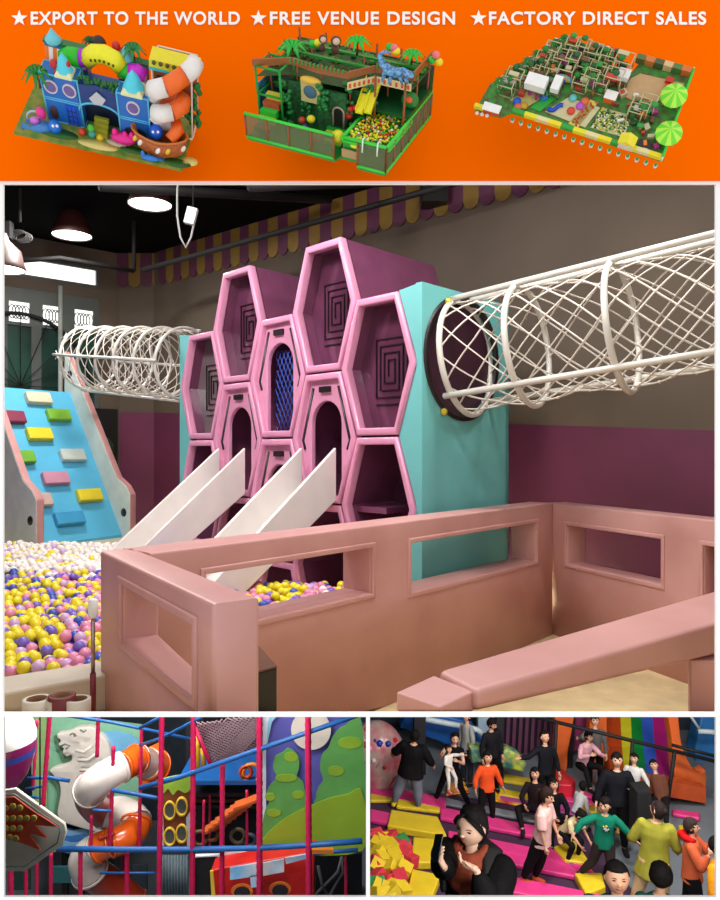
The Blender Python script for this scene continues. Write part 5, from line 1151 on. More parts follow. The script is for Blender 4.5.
for (x, y) in ((6, 808), (13, 806), (20, 808), (6, 818), (13, 818), (20, 818), (27, 818), (34, 818), (6, 828), (13, 828), (20, 828), (10, 837), (16, 838)):
    p = W(x, y, Ys-.05); mb = MB(); mb.lathe(p, [(.013, 0), (.024, 0), (.024, .008), (.013, .008)], n=14, axis=(0, -1, 0)); mb.build('yellow_ring', mat('ring_olive', (190, 160, 50), .5), sg_)
    mb = MB(); mb.lathe(p, [(0, .003), (.014, .003)], n=14, axis=(0, -1, 0)); mb.build('ring_centre', mat('ring_pale', (200, 206, 200), .5), sg_)
for x in (-8, 40):
    a = W(x, 800 if x < 0 else 812, Ys+.02); MB().loft([a, (a.x, a.y, -.02)], .006, n=6).build('hanging_rod', m_dk, sg_)
for i, (x, y, e) in enumerate(((-5.0, 5.6, 60), (-2.6, 6.2, 80), (-1.0, 5.4, 60), (-4.6, 9.6, 190), (-1.3, 7.4, 60), (-2.6, 9.2, 120))):
    lamp('unseen_lamp', 'AREA', (x, y, -.12), e, .8, (1, .98, .95), target=(x, y+2.6, ZL+1.5))  # unseen lamps added above the view to light the climbing hall
# ---------------------------------------------------------------- people
def nrm(v): v = Vector(v); return v.normalized()
SKIN = (222, 170, 140)
def chain(p, dirs, lens):
    out = [Vector(p)]
    for d, l in zip(dirs, lens): out.append(out[-1]+nrm(d)*l)
    return out
def hand(mb, w, d, palm, s, curl=.4, mi=0, side=1, n=6):
    """five fingers; w wrist, d pointing direction, palm normal, s hand length"""
    d = nrm(d); pn = nrm(Vector(palm)-d*Vector(palm).dot(d)); sd = d.cross(pn)*side
    mb.loft([w-d*s*.05, w+d*s*.12, w+d*s*.35, w+d*s*.5], [(s*.13, s*.11), (s*.17, s*.12), (s*.23, s*.12), (s*.21, s*.09)], mi, n=10, up=sd)
    for k, (o, l) in enumerate(((-.16, .42), (-.055, .5), (.055, .46), (.155, .36))):
        b = w+d*s*.44+sd*s*o; c = curl
        p1 = b+(d*math.cos(c*.5)+pn*math.sin(c*.5)).normalized()*s*l*.45
        p2 = p1+(d*math.cos(c*1.3)+pn*math.sin(c*1.3)).normalized()*s*l*.33
        p3 = p2+(d*math.cos(c*2)+pn*math.sin(c*2)).normalized()*s*l*.25
        mb.loft([b-d*s*.06, p1, p2, p3], [s*.055, s*.052, s*.046, s*.032], mi, n=n)
    b = w+d*s*.16-sd*s*.12
    p1 = b+(-sd*.75+d*.75+pn*.3).normalized()*s*.24; p2 = p1+(-sd*.2+d*.95+pn*.45).normalized()*s*.2
    mb.loft([b, p1, p2], [s*.075, s*.06, s*.04], mi, n=n)
def head(H, hs, cfg):
    """head mesh in head frame: looks along -y; origin at the head centre"""
    rx, ry, rz = .0535*H*hs*(1.1 if cfg.get('round') else 1), .062*H*hs, .070*H*hs
    def fn(u, v):
        k = 1
        if u.z < 0: k = 1-(.14 if cfg.get('round') else .26)*(-u.z)**1.8
        x, y, z = v.x*k, v.y*(1-.16*max(0, -u.z)*(1 if u.y > 0 else .4)), v.z
        if u.y < 0:                                     # face side: flatten, eye sockets, cheeks, chin
            y *= .95
            for sx in (-.36, .36):
                q = (u.x-sx)**2+(u.z-.06)**2; y += ry*.07*math.exp(-q/.02)
                q = (u.x-sx*1.3)**2+(u.z+.25)**2; y -= ry*.05*math.exp(-q/.05)
            q = u.x**2+(u.z+.86)**2; y -= ry*.12*math.exp(-q/.06)
            q = (u.x/.13)**2+((u.z+.12)/.2)**2; y -= ry*.17*math.exp(-q)
        return Vector((x, y, z))
    mb = MB(); mb.ell((0, 0, 0), (rx, ry, rz), 0, n=28, m=22, fn=fn)
    mb.ell((0, -ry*1.04, -rz*.17), (rx*.17, ry*.14, rz*.10), 0, n=10, m=6)      # nose tip
    for sx in (-1, 1):
        mb.ell((sx*rx*.97, ry*.08, -rz*.02), (rx*.12, ry*.2, rz*.24), 0, n=8, m=6)   # ears
        mb.ell((sx*rx*.38, -ry*.83, rz*.06), (rx*.17, ry*.07, rz*.05), 2, n=10, m=6)  # eyes
        mb.loft([(sx*rx*.2, -ry*.94, rz*.2), (sx*rx*.4, -ry*.9, rz*.25), (sx*rx*.6, -ry*.76, rz*.2)], [rz*.018, rz*.024, rz*.014], 2, n=6)
        mb.loft([(sx*rx*.22, -ry*.91, rz*.09), (sx*rx*.38, -ry*.9, rz*.115), (sx*rx*.56, -ry*.8, rz*.08)], [rz*.01, rz*.016, rz*.01], 2, n=6)
    mw = .3 if cfg.get('smile') else .24
    mb.loft([(-rx*mw, -ry*.86, -rz*(.44 if cfg.get('smile') else .48)), (0, -ry*.95, -rz*.5), (rx*mw, -ry*.86, -rz*(.44 if cfg.get('smile') else .48))], [(rz*.02, rz*.02), (rz*.045, rz*.045), (rz*.02, rz*.02)], 3, n=8)
    return mb, (rx, ry, rz)
def hairmesh(style, rx, ry, rz, H):
    mb = MB()
    line = {'fringe': .42, 'short': .5, 'bun': .74, 'long': .56, 'pony': .55, 'back': .5, 'crop': .46}.get(style, .42)
    def fn(u, v):
        n_ = 1+.05*noise.noise(u*5)
        k = n_
        if u.y < -.1 and u.z < line: k = .86*n_ if u.y < -.35 or u.z < line-.25 else .95
        if style == 'bun' and u.y < .02 and u.z < .8: k = .84
        if u.z < -.35 and style in ('short', 'crop', 'fringe'): k = min(k, .9)
        if abs(u.x) > .75 and u.z < -.0 and u.y < .2 and style in ('short', 'crop', 'fringe'): k = .88
        return v*k
    s = {'crop': 1.08}.get(style, 1.15)
    mb.ell((0, ry*.07, rz*.09), (rx*s*1.02, ry*s, rz*s), 0, n=28, m=22, fn=fn)
    if style == 'bun':
        mb.ell((0, ry*1.0, rz*.5), (rx*.5, ry*.45, rz*.42), 0)
        for sx in (-1, 1):
            mb.loft([(sx*rx*.1, -ry*.72, rz*.86), (sx*rx*.62, -ry*.62, rz*.62), (sx*rx*1.0, -ry*.28, rz*.2), (sx*rx*1.08, ry*.1, -rz*.3)], [(rx*.16, rx*.1), (rx*.24, rx*.13), (rx*.26, rx*.14), (rx*.1, rx*.08)], 0, n=8)
    if style == 'pony': mb.loft([(0, ry*1.0, rz*.35), (0, ry*1.5, rz*.1), (0, ry*1.55, -rz*.9), (0, ry*1.3, -rz*2.0)], [rx*.28, rx*.42, rx*.36, rx*.1], 0, n=10)
    if style == 'long':
        mb.loft([(0, ry*.5, rz*.5), (0, ry*.75, -rz*.3), (0, ry*.8, -rz*1.2), (0, ry*.75, -rz*1.9)], [(rx*1.0, ry*.6), (rx*1.1, ry*.5), (rx*1.05, ry*.42), (rx*.7, ry*.25)], 0, n=14, up=(1, 0, 0))
        for sx in (-1, 1): mb.loft([(sx*rx*.8, -ry*.1, rz*.6), (sx*rx*1.1, ry*.1, -rz*.1), (sx*rx*1.0, ry*.3, -rz*1.3)], [rx*.2, rx*.28, rx*.1], 0, n=8)
    if style == 'back': mb.loft([(0, ry*.9, -rz*.1), (0, ry*.95, -rz*.8)], [(rx*.7, ry*.2), (rx*.4, ry*.12)], 0, n=10, up=(1, 0, 0))
    return mb
DEF = dict(lean=(0, 0), hd=(0, 0, 0), armL=((-.25, 0, -1), (-.05, .25, -1)), armR=((.25, 0, -1), (.05, .25, -1)), legL=((-.08, 0, -1), (-.02, 0, -1)), legR=((.08, 0, -1), (.02, 0, -1)),
    top=(40, 40, 44), sleeve=1.0, pants=(24, 24, 28), shoes=(30, 30, 34), hair='short', haircol=(22, 18, 18), hs=1.0, fat=1.0, coat=0.0, hood=None, curl=.4, vox=.0115, twist=0, skirt=0)
def person(label, px, Y, H, yaw, ground=None, pelvis=None, **kw):
    """px: image column, Y: distance, H: height; figure faces the camera at yaw 0 (degrees, counter-clockwise from above)"""
    c = dict(DEF); c.update(kw); f = c['fat']
    # body frame: x = its left-to-right as seen from the front, y back (front is -y), z up. directions given as (x, front, z)
    V = lambda d: Vector((d[0], -d[1], d[2]))
    t = nrm(V((c['lean'][0], c['lean'][1], 1))); sx = Vector((1, 0, 0)); sx = (sx-t*sx.dot(t)).normalized(); fw = sx.cross(t)*-1
    if fw.y > 0: fw = -fw
    tw = Matrix.Rotation(math.radians(c['twist']), 3, t); sxs = tw@sx; fws = tw@fw
    hip = Vector((0, 0, 0)); neck = hip+t*.335*H; cw = .1*H*f**.5
    shL, shR = hip+t*.282*H-sxs*cw, hip+t*.282*H+sxs*cw; hpL, hpR = hip-sx*.052*H-t*.01*H, hip+sx*.052*H-t*.01*H
    hy, hp_, hr = [math.radians(a) for a in c['hd']]; hp_ -= math.radians(14)
    Rh = Matrix((sxs, -fws, t)).transposed()@Matrix.Rotation(hy, 3, 'Z')@Matrix.Rotation(hp_, 3, 'X')@Matrix.Rotation(hr, 3, 'Y')
    hc = neck+t*.035*H+Rh@Vector((0, -.006*H, .058*H*c['hs']))
    aL = chain(shL, [V(c['armL'][0]), V(c['armL'][1])], [.165*H, .145*H]); aR = chain(shR, [V(c['armR'][0]), V(c['armR'][1])], [.165*H, .145*H])
    lL = chain(hpL, [V(c['legL'][0]), V(c['legL'][1])], [.245*H, .235*H]); lR = chain(hpR, [V(c['legR'][0]), V(c['legR'][1])], [.245*H, .235*H])
    if c.get('ik'):
        M_ = Matrix.Translation((xx(px, Y), Y, pelvis))@Matrix.Rotation(math.radians(yaw), 4, 'Z'); I_ = M_.inverted()
        for ky, (qx, qy, qY) in c['ik'].items():
            a = aL if ky == 'L' else aR; tg = I_@W(qx, qy, qY); s0 = a[0]; dv = tg-s0; l1, l2 = .165*H, .145*H
            dl = min(dv.length, (l1+l2)*.995); dv = dv.normalized(); x_ = (l1*l1-l2*l2+dl*dl)/(2*dl); hh = math.sqrt(max(0, l1*l1-x_*x_))
            dn = Vector((-.35 if ky == 'L' else .35, .1, -1)); dn = (dn-dv*dn.dot(dv)).normalized(); a[1] = s0+dv*x_+dn*hh; a[2] = s0+dv*dl
    body = MB()
    tor = [hip-t*.045*H, hip, hip+t*.08*H, hip+t*.15*H, hip+t*.22*H, hip+t*.285*H, hip+t*.32*H]
    rt = [(.07, .055), (.088, .062), (.078, .054), (.074, .052), (.086, .056), (.082, .048), (.04, .035)]
    def sc(r, k=1.0, add=0): return [(a*H*f*k+add, b*H*f*k+add) for a, b in r]
    body.loft(tor, sc(rt, .95), 0, n=16, up=sx)
    body.loft([neck-t*.04*H, neck+t*.0*H, hc-Rh@Vector((0, -.004*H, .02*H))], [.034*H, .028*H, .03*H], 0, n=12)
    for a in (aL, aR):
        body.loft([a[0], a[0].lerp(a[1], .5), a[1]], [.030*H*f, .027*H*f, .021*H], 0, n=10); body.loft([a[1], a[1].lerp(a[2], .35), a[2]], [.022*H, .022*H, .014*H], 0, n=10); body.ell(a[0], .031*H*f, 0, n=10, m=8); body.ell(a[1], .0215*H, 0, n=8, m=6)
    for l in (lL, lR):
        body.loft([l[0], l[0].lerp(l[1], .5), l[1]], [.054*H*f, .045*H*f, .033*H], 0, n=12); body.loft([l[1], l[1].lerp(l[2], .3), l[2]], [.034*H, .036*H, .02*H], 0, n=12); body.ell(l[1], .034*H, 0, n=10, m=8)
    R_ = remesh(body, c['vox']*H/1.4, 3)
    hm, (rx, ry, rz) = head(H, c['hs'], c)
    hm.v = [hc+Rh@v for v in hm.v]; R_.add(hm.v, hm.f); k0 = len(R_.f)-len(hm.f)
    for i, m_ in enumerate(hm.m): R_.m[k0+i] = m_; R_.sm[k0+i] = True
    hl = .1*H
    for a, sd, ky in ((aL, -1, 'L'), (aR, 1, 'R')):
        d = (a[2]-a[1]).normalized(); pm = V(c.get('palm'+ky, (-sd*.9, .3, 0))); hd_ = c.get('handdir'+ky); hb = MB(); hand(hb, a[2], V(hd_) if hd_ else d, pm, hl, c['curl'], 0, sd)
        R_.add(hb.v, hb.f, 0, True)
    # garments
    top = MB(); g = .012*H
    tt_ = [hip-t*(.03+c['coat'])*H, hip+t*.0*H]+tor[2:]
    rr_ = [(.094+c['coat']*.18, .07+c['coat']*.15), (.094, .068), (.086, .062), (.084, .062), (.094, .064), (.094, .054), (.052, .043)]
    top.loft(tt_, sc(rr_, 1.04), 0, n=18, up=sx)
    if c['sleeve'] > 0:
        for a in (aL, aR):
            if c['sleeve'] >= 1:
                e = a[1].lerp(a[2], .9); top.loft([a[0], a[0].lerp(a[1], .5), a[1]], [.037*H*f, .039*H*f, .034*H*f], 0, n=10); top.loft([a[1], a[1].lerp(e, .5), e], [.034*H*f, .032*H*f, .024*H], 0, n=10); top.ell(a[1], .0335*H*f, 0, n=10, m=8)
            else: top.loft([a[0], a[0].lerp(a[1], c['sleeve'])], [.044*H*f, .042*H*f], 0, n=10)
            top.ell(a[0], .037*H*f, 0, n=12, m=8)
    T_ = remesh(top, c['vox']*H/1.4, 4)
    for i, v in enumerate(T_.v):
        q = noise.noise(v*(9/H)+Vector((px, 0, 0)))*.006*H+noise.noise(Vector((v.x*16/H, v.y*16/H, v.z*5/H)))*.004*H
        d_ = (v-(hip+t*(v-hip).dot(t))); T_.v[i] = v+(d_.normalized() if d_.length > 1e-5 else Vector((0, 0, 0)))*q
    pn = MB()
    pn.loft([hip-t*.05*H, hip-t*.01*H, hip+t*.05*H], sc([(.072, .058), (.09, .064), (.078, .055)], 1.0), 0, n=16, up=sx)
    for l in (lL, lR):
        e = l[1].lerp(l[2], .93); pn.loft([l[0], l[0].lerp(l[1], .5), l[1]], [.062*H*f, .052*H*f, .042*H*f], 0, n=12); pn.loft([l[1], l[1].lerp(e, .4), e], [.042*H*f, .04*H*f, .031*H], 0, n=12); pn.ell(l[1], .0415*H*f, 0, n=10, m=8)
    if c['skirt']: pn.loft([hip+t*.03*H, hip-t*.1*H, hip-t*c['skirt']*H], [(.09*H, .07*H), (.12*H, .1*H), (.15*H, .13*H)], 0, n=16, up=sx)
    P_ = remesh(pn, c['vox']*H/1.4, 3)
    shoes = []
    for l, ky in ((lL, 'L'), (lR, 'R')):
        sh = (l[2]-l[1]).normalized(); fd = c.get('foot'+ky, (0, 1, -.05)); d = nrm(V(fd)); dn = (sh-d*sh.dot(d)); dn = dn.normalized() if dn.length > .1 else Vector((0, 0, -1))
        a = l[2]+dn*.022*H; s = MB(); sdv = d.cross(dn)
        s.loft([a-d*.03*H, a-d*.022*H, a+d*.02*H, a+d*.07*H, a+d*.105*H, a+d*.112*H], [(.012*H, .012*H), (.025*H, .028*H), (.029*H, .027*H), (.031*H, .02*H), (.024*H, .014*H), (.01*H, .008*H)], 0, n=12, up=sdv)
        shoes.append(s)
    hr_ = hairmesh(c['hair'], rx, ry, rz, H); hr_.v = [hc+Rh@v for v in hr_.v]
    extra = []
    if c['hood']:
        hb = MB(); hb.loft([neck+fws*.03*H-sxs*.045*H-t*.01*H, neck-sxs*.075*H, neck-fws*.05*H-sxs*.05*H, neck-fws*.085*H, neck-fws*.05*H+sxs*.05*H, neck+sxs*.075*H, neck+fws*.03*H+sxs*.045*H-t*.01*H], [.014*H, .026*H, .036*H, .045*H, .036*H, .026*H, .014*H], n=10)
        extra.append(('hood', hb, mat('cloth_%d_%d_%d' % c['hood'], c['hood'], .8, bump=.3)))
    # place
    allv = R_.v+[v for s in shoes for v in s.v]
    if pelvis is not None: dz = pelvis
    else:
        mz = min(v.z for v in allv); dz = (ZR if ground is None else ground)-mz
    M = Matrix.Translation((xx(px, Y), Y, dz))@Matrix.Rotation(math.radians(yaw)+math.atan2(-xx(px, Y), Y)*0, 4, 'Z')
    e = empty('person', (0, 0, 0), label, 'person', c.get('group')); e.matrix_world = M
    sk = c.get('skin', SKIN)
    msk = mat('skin_%d' % sk[0], sk, .55, var=.04); mh = mat('hair_%d' % c['haircol'][0], c['haircol'], .75, var=.25, scale=40)
    cl = lambda q: mat('cloth_%d_%d_%d' % q, q, .8, var=.08, scale=8, bump=.3, vscale=60)
    bo = R_.build('body', [msk, cl(c['top']), mat('eye_dark', (24, 18, 18), .3), mat('lips', (170, 84, 76), .5)], e)
    hr_.build('hair', mh, bo); T_.build('top', cl(c['top']), e); P_.build('trousers', cl(c['pants']), e)
    for s in shoes: s.build('shoe', cl(c['shoes']), e)
    for nm, b_, m_ in extra: b_.build(nm, m_, e)
    c.update(dict(e=e, M=M, hip=hip, t=t, neck=neck, sxs=sxs, fws=fws, hc=hc, Rh=Rh, aL=aL, aR=aR, lL=lL, lR=lR, r=(rx, ry, rz), H=H))
    return c
# ---------------------------------------------------------------- trampoline hall (right)
def GF(px, py, h=0): 
    v = onz(px, py, ZR+h); return v
m_ppk = mat('pink_vinyl_pad', (226, 60, 136), .4, var=.05); m_pdk = mat('dark_trampoline_bed', (64, 38, 66), .7); m_pyl = mat('yellow_vinyl_pad', (228, 196, 44), .4, var=.05); m_pmv = mat('mauve_vinyl_pad', (176, 70, 150), .45)
def floorpad(name, pts, h, m, label, grp=None, cat='pad', bev=.03):
    top = [GF(x, y, h) for x, y in pts]; mb = MB(); mb.prism([Vector((v.x, v.y, ZR+.008)) for v in top], (0, 0, h-.008))
    return mb.build(name, m, bevel=bev, label=label, cat=cat, **({'group': grp} if grp else {}))
# trampoline beds and pink pads in slanting rows
sl_ = .2
def band(x0, x1, y, w): return [(x0, y+(x0-440)*sl_), (x1, y+(x1-440)*sl_), (x1, y+w+(x1-440)*sl_), (x0, y+w+(x0-440)*sl_)]
mb = MB(); mb.prism([GF(370, 800, .006), GF(440, 793, .006), GF(585, 815, .006), GF(596, 842, .006), GF(640, 900, .006), GF(700, 960, .006), GF(370, 960, .006)], (0, 0, -.005)); mb.build('trampoline_bed', m_pdk, label='dark woven trampoline beds showing between the pink pads', cat='trampoline')
i = 0
where = ['behind the standing woman in grey leggings', 'just below the feet of the woman in grey leggings', 'passing behind the head of the seated woman', 'behind the shoulders of the seated woman', 'below the shoes of the girl in pink', 'at the bottom edge beside the seated woman', 'lowest in the corner']
for k, (xa, xb, y, w) in enumerate(((370, 446, 796, 11), (370, 408, 822, 11), (440, 545, 806, 11), (448, 560, 828, 11), (500, 592, 838, 11), (500, 600, 861, 16), (370, 412, 846, 9))):
    floorpad('pink_pad', band(xa, xb, y, w), .09, m_ppk, 'long pink vinyl pad '+where[k], 'pink pads between the trampolines')
floorpad('grey_pad', band(440, 540, 796, 6), .07, mat('grey_vinyl', (132, 134, 142), .5), 'narrow grey pad strip behind the seated woman')
floorpad('mauve_pad', band(500, 575, 777, 10), .06, m_pmv, 'mauve pad strip near the seated people')
floorpad('mauve_pad', [(548, 846), (590, 866), (600, 878), (584, 874), (548, 858)], .1, m_ppk, 'pink pad in front of the crouching child')
for k, (pts, lab) in enumerate((([(391, 809), (438, 816), (447, 835), (387, 825)], 'wide yellow pad below the woman in grey leggings'), ([(413, 836), (440, 839), (442, 862), (411, 862)], 'yellow pad above the hand with the phone'), ([(412, 868), (441, 874), (430, 902), (404, 902)], 'yellow pad at the bottom edge beside the foam pit'), ([(553, 846), (575, 839), (591, 863), (565, 860)], 'yellow pad under the crouching child'), ([(574, 872), (602, 872), (606, 886), (586, 894)], 'yellow pad beside the head of the smiling boy'), ([(582, 803), (602, 806), (596, 812), (578, 809)], 'small yellow pad behind the green sweater boy'), ([(500, 787), (536, 795), (538, 801), (498, 794)], 'yellow strip pad by the boy in orange'), ([(678, 824), (690, 826), (690, 838), (680, 836)], 'yellow pad between the olive shirt and the orange top'), ([(370, 786), (392, 789), (398, 800), (370, 800)], 'ochre pad left of the grey leggings'), ([(398, 797), (440, 800), (440, 811), (396, 806)], 'olive yellow pad under the grey leggings'), ([(504, 773), (532, 778), (528, 784), (503, 780)], 'pale yellow pad below the patterned cushion'))):
    floorpad('yellow_pad', pts, .14 if k < 6 else .08, m_pyl, lab, 'yellow pads')
for k, (pts, lab) in enumerate((([(556, 787), (594, 793), (594, 797), (556, 791)], 'first pink bar pad beyond the crouching child'), ([(558, 795), (594, 800), (594, 804), (556, 799)], 'second pink bar pad beyond the crouching child'), ([(672, 808), (700, 812), (700, 818), (672, 813)], 'pink pad strip behind the olive shirt'))):
    floorpad('pink_pad', pts, .08, m_ppk, lab)
floorpad('red_pad', [(549, 770), (562, 768), (576, 780), (572, 785), (556, 784)], .3, mat('red_vinyl', (206, 40, 56), .4), 'red wedge pad in front of the orange slide side')
mat('patterned', (214, 150, 60), .5)
m_pat = mat('flame_pattern', (240, 190, 50), .5, scale=5, c2=(206, 50, 40)); m_pat2 = mat('lime_pattern', (206, 214, 60), .5, scale=6, c2=(60, 130, 130)); m_pat3 = mat('grey_pattern', (170, 160, 140), .6, scale=4, c2=(150, 60, 90))
floorpad('patterned_strip', band(487, 535, 779, 10), .05, m_pat, 'strip with an orange and red flame pattern beside the orange sweater boy')
floorpad('patterned_strip', [(447, 783), (464, 780), (470, 792), (446, 795)], .05, m_pat, 'yellow flame patterned pad between the black trousers')
floorpad('patterned_strip', [(618, 822), (634, 820), (632, 834), (616, 832)], .05, m_pat, 'flame patterned pad right of the green sweater')
floorpad('patterned_strip', [(540, 812), (552, 810), (556, 824), (590, 812), (596, 822), (560, 830)], .04, m_pat, 'orange patterned strip behind the crouching child')
for pts, Y, m, lab in (([(503, 752), (507, 749), (518, 754), (527, 765), (524, 773), (503, 768)], 13.4, m_pat2, 'lime cushion with blue pattern against the dark slats'), ([(470, 748), (488, 748), (492, 762), (472, 764)], 13.2, m_pat2, 'lime patterned cushion left of the boy in orange')):
    flat('patterned_cushion', pts, Y, m, th=.3, bev=.05, label=lab, cat='cushion')
# foam pit
fp = [(370, 836), (412, 838), (405, 902), (370, 902)]
floorpad('foam_pit_floor', fp, .05, mat('crimson_foam', (190, 36, 70), .6), 'crimson lining of the foam pit at the left')
m_fy = mat('foam_yellow', (222, 190, 34), .7, var=.03); m_fr = mat('foam_red', (206, 50, 66), .7); m_fg = mat('foam_green', (60, 150, 76), .7)
cc = 0
FC = [(374, 846, 0), (384, 842, 0), (392, 850, 0), (372, 858, 0), (381, 862, 0), (395, 858, 0), (377, 871, 0), (389, 872, 0), (372, 880, 1), (384, 882, 1), (398, 866, 0), (404, 872, 0), (400, 880, 1), (393, 888, 0), (380, 892, 0), (371, 889, 2), (372, 898, 0), (386, 899, 0), (402, 893, 0), (397, 846, 1), (403, 851, 1), (405, 858, 1), (369, 868, 1), (383, 852, 0), (402, 844, 2), (376, 838, 1), (390, 839, 1), (371, 841, 1), (410, 862, 1), (392, 897, 0)]
for k, (x, y, ci) in enumerate(FC):
    s = .2; x = max(x, 377.5); v = GF(x, y, .05+s*.5); mb = MB(); Rk = Matrix.Rotation(R.uniform(0, 3), 3, 'Z')@Matrix.Rotation(R.uniform(-.5, .5), 3, 'X')@Matrix.Rotation(R.uniform(-.5, .5), 3, 'Y')
    mb.box((0, 0, 0), (s*1.1, s, s*.9), rot=Rk); lo = min(q.z for q in mb.v); mb.v = [q+Vector((v.x, v.y, ZR+.052-lo)) for q in mb.v]
    n_ = ['yellow', 'red', 'green'][ci]
    mb.build('foam_cube', [m_fy, m_fr, m_fg][ci], bevel=.012, label='%s foam cube in the pit at the lower left of the hall' % n_, cat='foam cube', group='%s foam cubes in the pit' % n_)
# coloured inflatable at the left
inf = empty('inflatable_ball', (W(376, 764, 13.7).x, 13.7, ZR), 'transparent inflatable ball house with red and blue spots behind the woman in grey leggings', 'inflatable')
c0 = W(376, 764, 13.7)
MB().ell(c0-inf.location, (.62, .5, .85), n=28, m=18).build('ball_skin', mat('confetti_skin', (176, 160, 150), .25, scale=3, c2=(190, 70, 100), coat=.5), inf)
for k in range(46):
    th, ph = R.uniform(.5, 2.6), R.uniform(PI+.2, 2*PI-.2); u = Vector((math.sin(th)*math.cos(ph)*.62, math.sin(th)*math.sin(ph)*.5, math.cos(th)*.85)); cN = R.choice([(196, 40, 40), (40, 70, 170), (236, 226, 220), (196, 40, 40), (226, 120, 60), (230, 150, 190)])
    q = c0+u*1.01-inf.location; mb = MB(); r_ = R.uniform(.03, .07)
    if k % 3: mb.ell(q, r_, n=8, m=6)
    else: mb.loft([q-Vector((.08, 0, .1)), q+Vector((.06, -.02, .1))], .014, n=6)
    mb.build('spot', mat('spot_%d_%d' % cN[:2], cN, .4), inf)
MB().lathe((0, 0, 0), [(.42, .005), (.48, .1), (.42, .2), (.34, .2)], n=24).build('base_ring', m_pmv, inf)
# blue and white forms at the back, slatted wall
flat('blue_slide_side', [(405, 712), (440, 715), (470, 722), (482, 740), (505, 752), (505, 764), (470, 758), (440, 742), (400, 728)], 14.8, mat('tub_blue', (30, 96, 180), .35), th=.4, bev=.04, label='blue slide side with white edge behind the people at the top left', cat='slide')
o = bpy.data.objects['blue_slide_side']; mb = MB(); mb.loft([W(x, y, 14.35) for x, y in ((415, 717), (440, 722), (462, 726), (478, 730), (500, 746))], .06, n=8); mb.build('white_edge', mat('tub_white', (210, 226, 236), .4), o)
flat('white_column', [(478, 705), (495, 705), (493, 738), (478, 738)], 15.2, mat('pale_column', (180, 206, 220), .5), th=.3, bev=.03, label='pale blue white column behind the person in black', cat='column')
flat('dark_column', [(414, 700), (426, 700), (426, 800), (414, 800)], 14.0, mat('dark_post', (30, 30, 38), .6), th=.3, bev=.02, label='dark square column behind the woman in grey leggings', cat='column')
flat('dark_column', [(497, 700), (505, 700), (503, 790), (495, 790)], 13.8, mat('dark_post', (30, 30, 38), .6), th=.25, bev=.02, label='dark column between the boy in orange and the slatted wall', cat='column')
mb = MB()
flat('slatted_wall', [(503, 700), (562, 700), (558, 775), (503, 775)], 15.0, mat('slat_back', (44, 24, 40), .7), th=.06, label='dark purple wall panel with upright slats', cat='wall panel')
sw = bpy.data.objects['slatted_wall']
for k in range(9): 
    mb = MB(); a, b = W(508+k*6.2, 700, 14.88), W(504+k*6.2, 776, 14.88); mb.prism([a, a+Vector((.07, 0, 0)), b+Vector((.07, 0, 0)), b], (0, .03, 0)); mb.build('slat', mat('slat_purple', (96, 50, 80), .6), sw)
# multi-coloured wave slide
rs = empty('rainbow_slide', (xx(640, 14), 14, ZR), 'wide wave slide with rainbow coloured lanes and orange sides at the back', 'slide')
rows = [(700, 15.6), (716, 15.2), (732, 14.8), (748, 14.35), (762, 13.8), (773, 13.2), (781, 12.75)]
def lane(name, xs_t, xs_b, m, drop=0):
    """lane between two image columns at top and bottom; real curved surface with thickness"""
    L_, R2 = [], []
    n = len(rows)
    for i, (py, Y) in enumerate(rows):
        u = (i/(n-1))**1.6
        yy = py+drop*i/(n-1)
        L_.append(W(xs_t[0]+(xs_b[0]-xs_t[0])*u, yy+(xs_b[0]-640)*.16*(i/(n-1)), Y)); R2.append(W(xs_t[1]+(xs_b[1]-xs_t[1])*u, yy+(xs_b[1]-640)*.16*(i/(n-1)), Y))
    mb = MB(); vs = L_+R2+[v+Vector((0, .08, -.12)) for v in L_]+[v+Vector((0, .08, -.12)) for v in R2]; fs = []
    for i in range(n-1):
        fs += [(i, i+1, n+i+1, n+i), (2*n+i+1, 2*n+i, 3*n+i, 3*n+i+1), (i+1, i, 2*n+i, 2*n+i+1), (n+i, n+i+1, 3*n+i+1, 3*n+i)]
    fs += [(0, n, 3*n, 2*n), (n-1, 2*n-1, 4*n-1, 3*n-1)]
    mb.add(vs, fs, 0, False); mb.v = [v-rs.location for v in mb.v]; return mb.build(name, m, rs)
TX = [605, 620, 630.5, 641, 652, 664, 668]; BX = [612, 626, 636, 649, 662, 675, 679]
for k, c in enumerate(((188, 70, 24), (214, 206, 40), (20, 140, 60), (60, 100, 216), (190, 30, 130), (96, 30, 110))):
    lane('lane', (TX[k], TX[k+1]), (BX[k], BX[k+1]), mat('lane_%d_%d' % c[:2], c, .35, var=.03))
m_os = mat('slide_side_orange', (226, 106, 50), .4, var=.04)
def side(pts, Y, th=.25):
    o = flat('slide_side', pts, Y, m_os, rs, th=th, bev=.02); o.location = -Vector(rs.location); return o
side([(592, 700), (606, 700), (607, 730), (609, 748), (616, 757), (626, 762), (626, 780), (590, 776), (588, 750), (590, 725)], 14.2)
side([(666, 700), (676, 700), (679, 722), (682, 745), (690, 764), (699, 773), (706, 771), (706, 788), (704, 800), (680, 790), (675, 780), (672, 740)], 13.0)
side([(556, 705), (574, 705), (572, 730), (568, 752), (566, 772), (555, 765), (556, 735)], 14.0)
mb = MB(); a = [W(632, 775, 12.7), W(706, 788, 12.7)]; mb.prism([a[0], a[1], a[1]+Vector((0, 0, -.28)), a[0]+Vector((0, 0, -.28))], (0, .2, 0)); mb.v = [v-rs.location for v in mb.v]; mb.build('front_lip', mat('lip_brown_orange', (190, 80, 36), .5), rs)
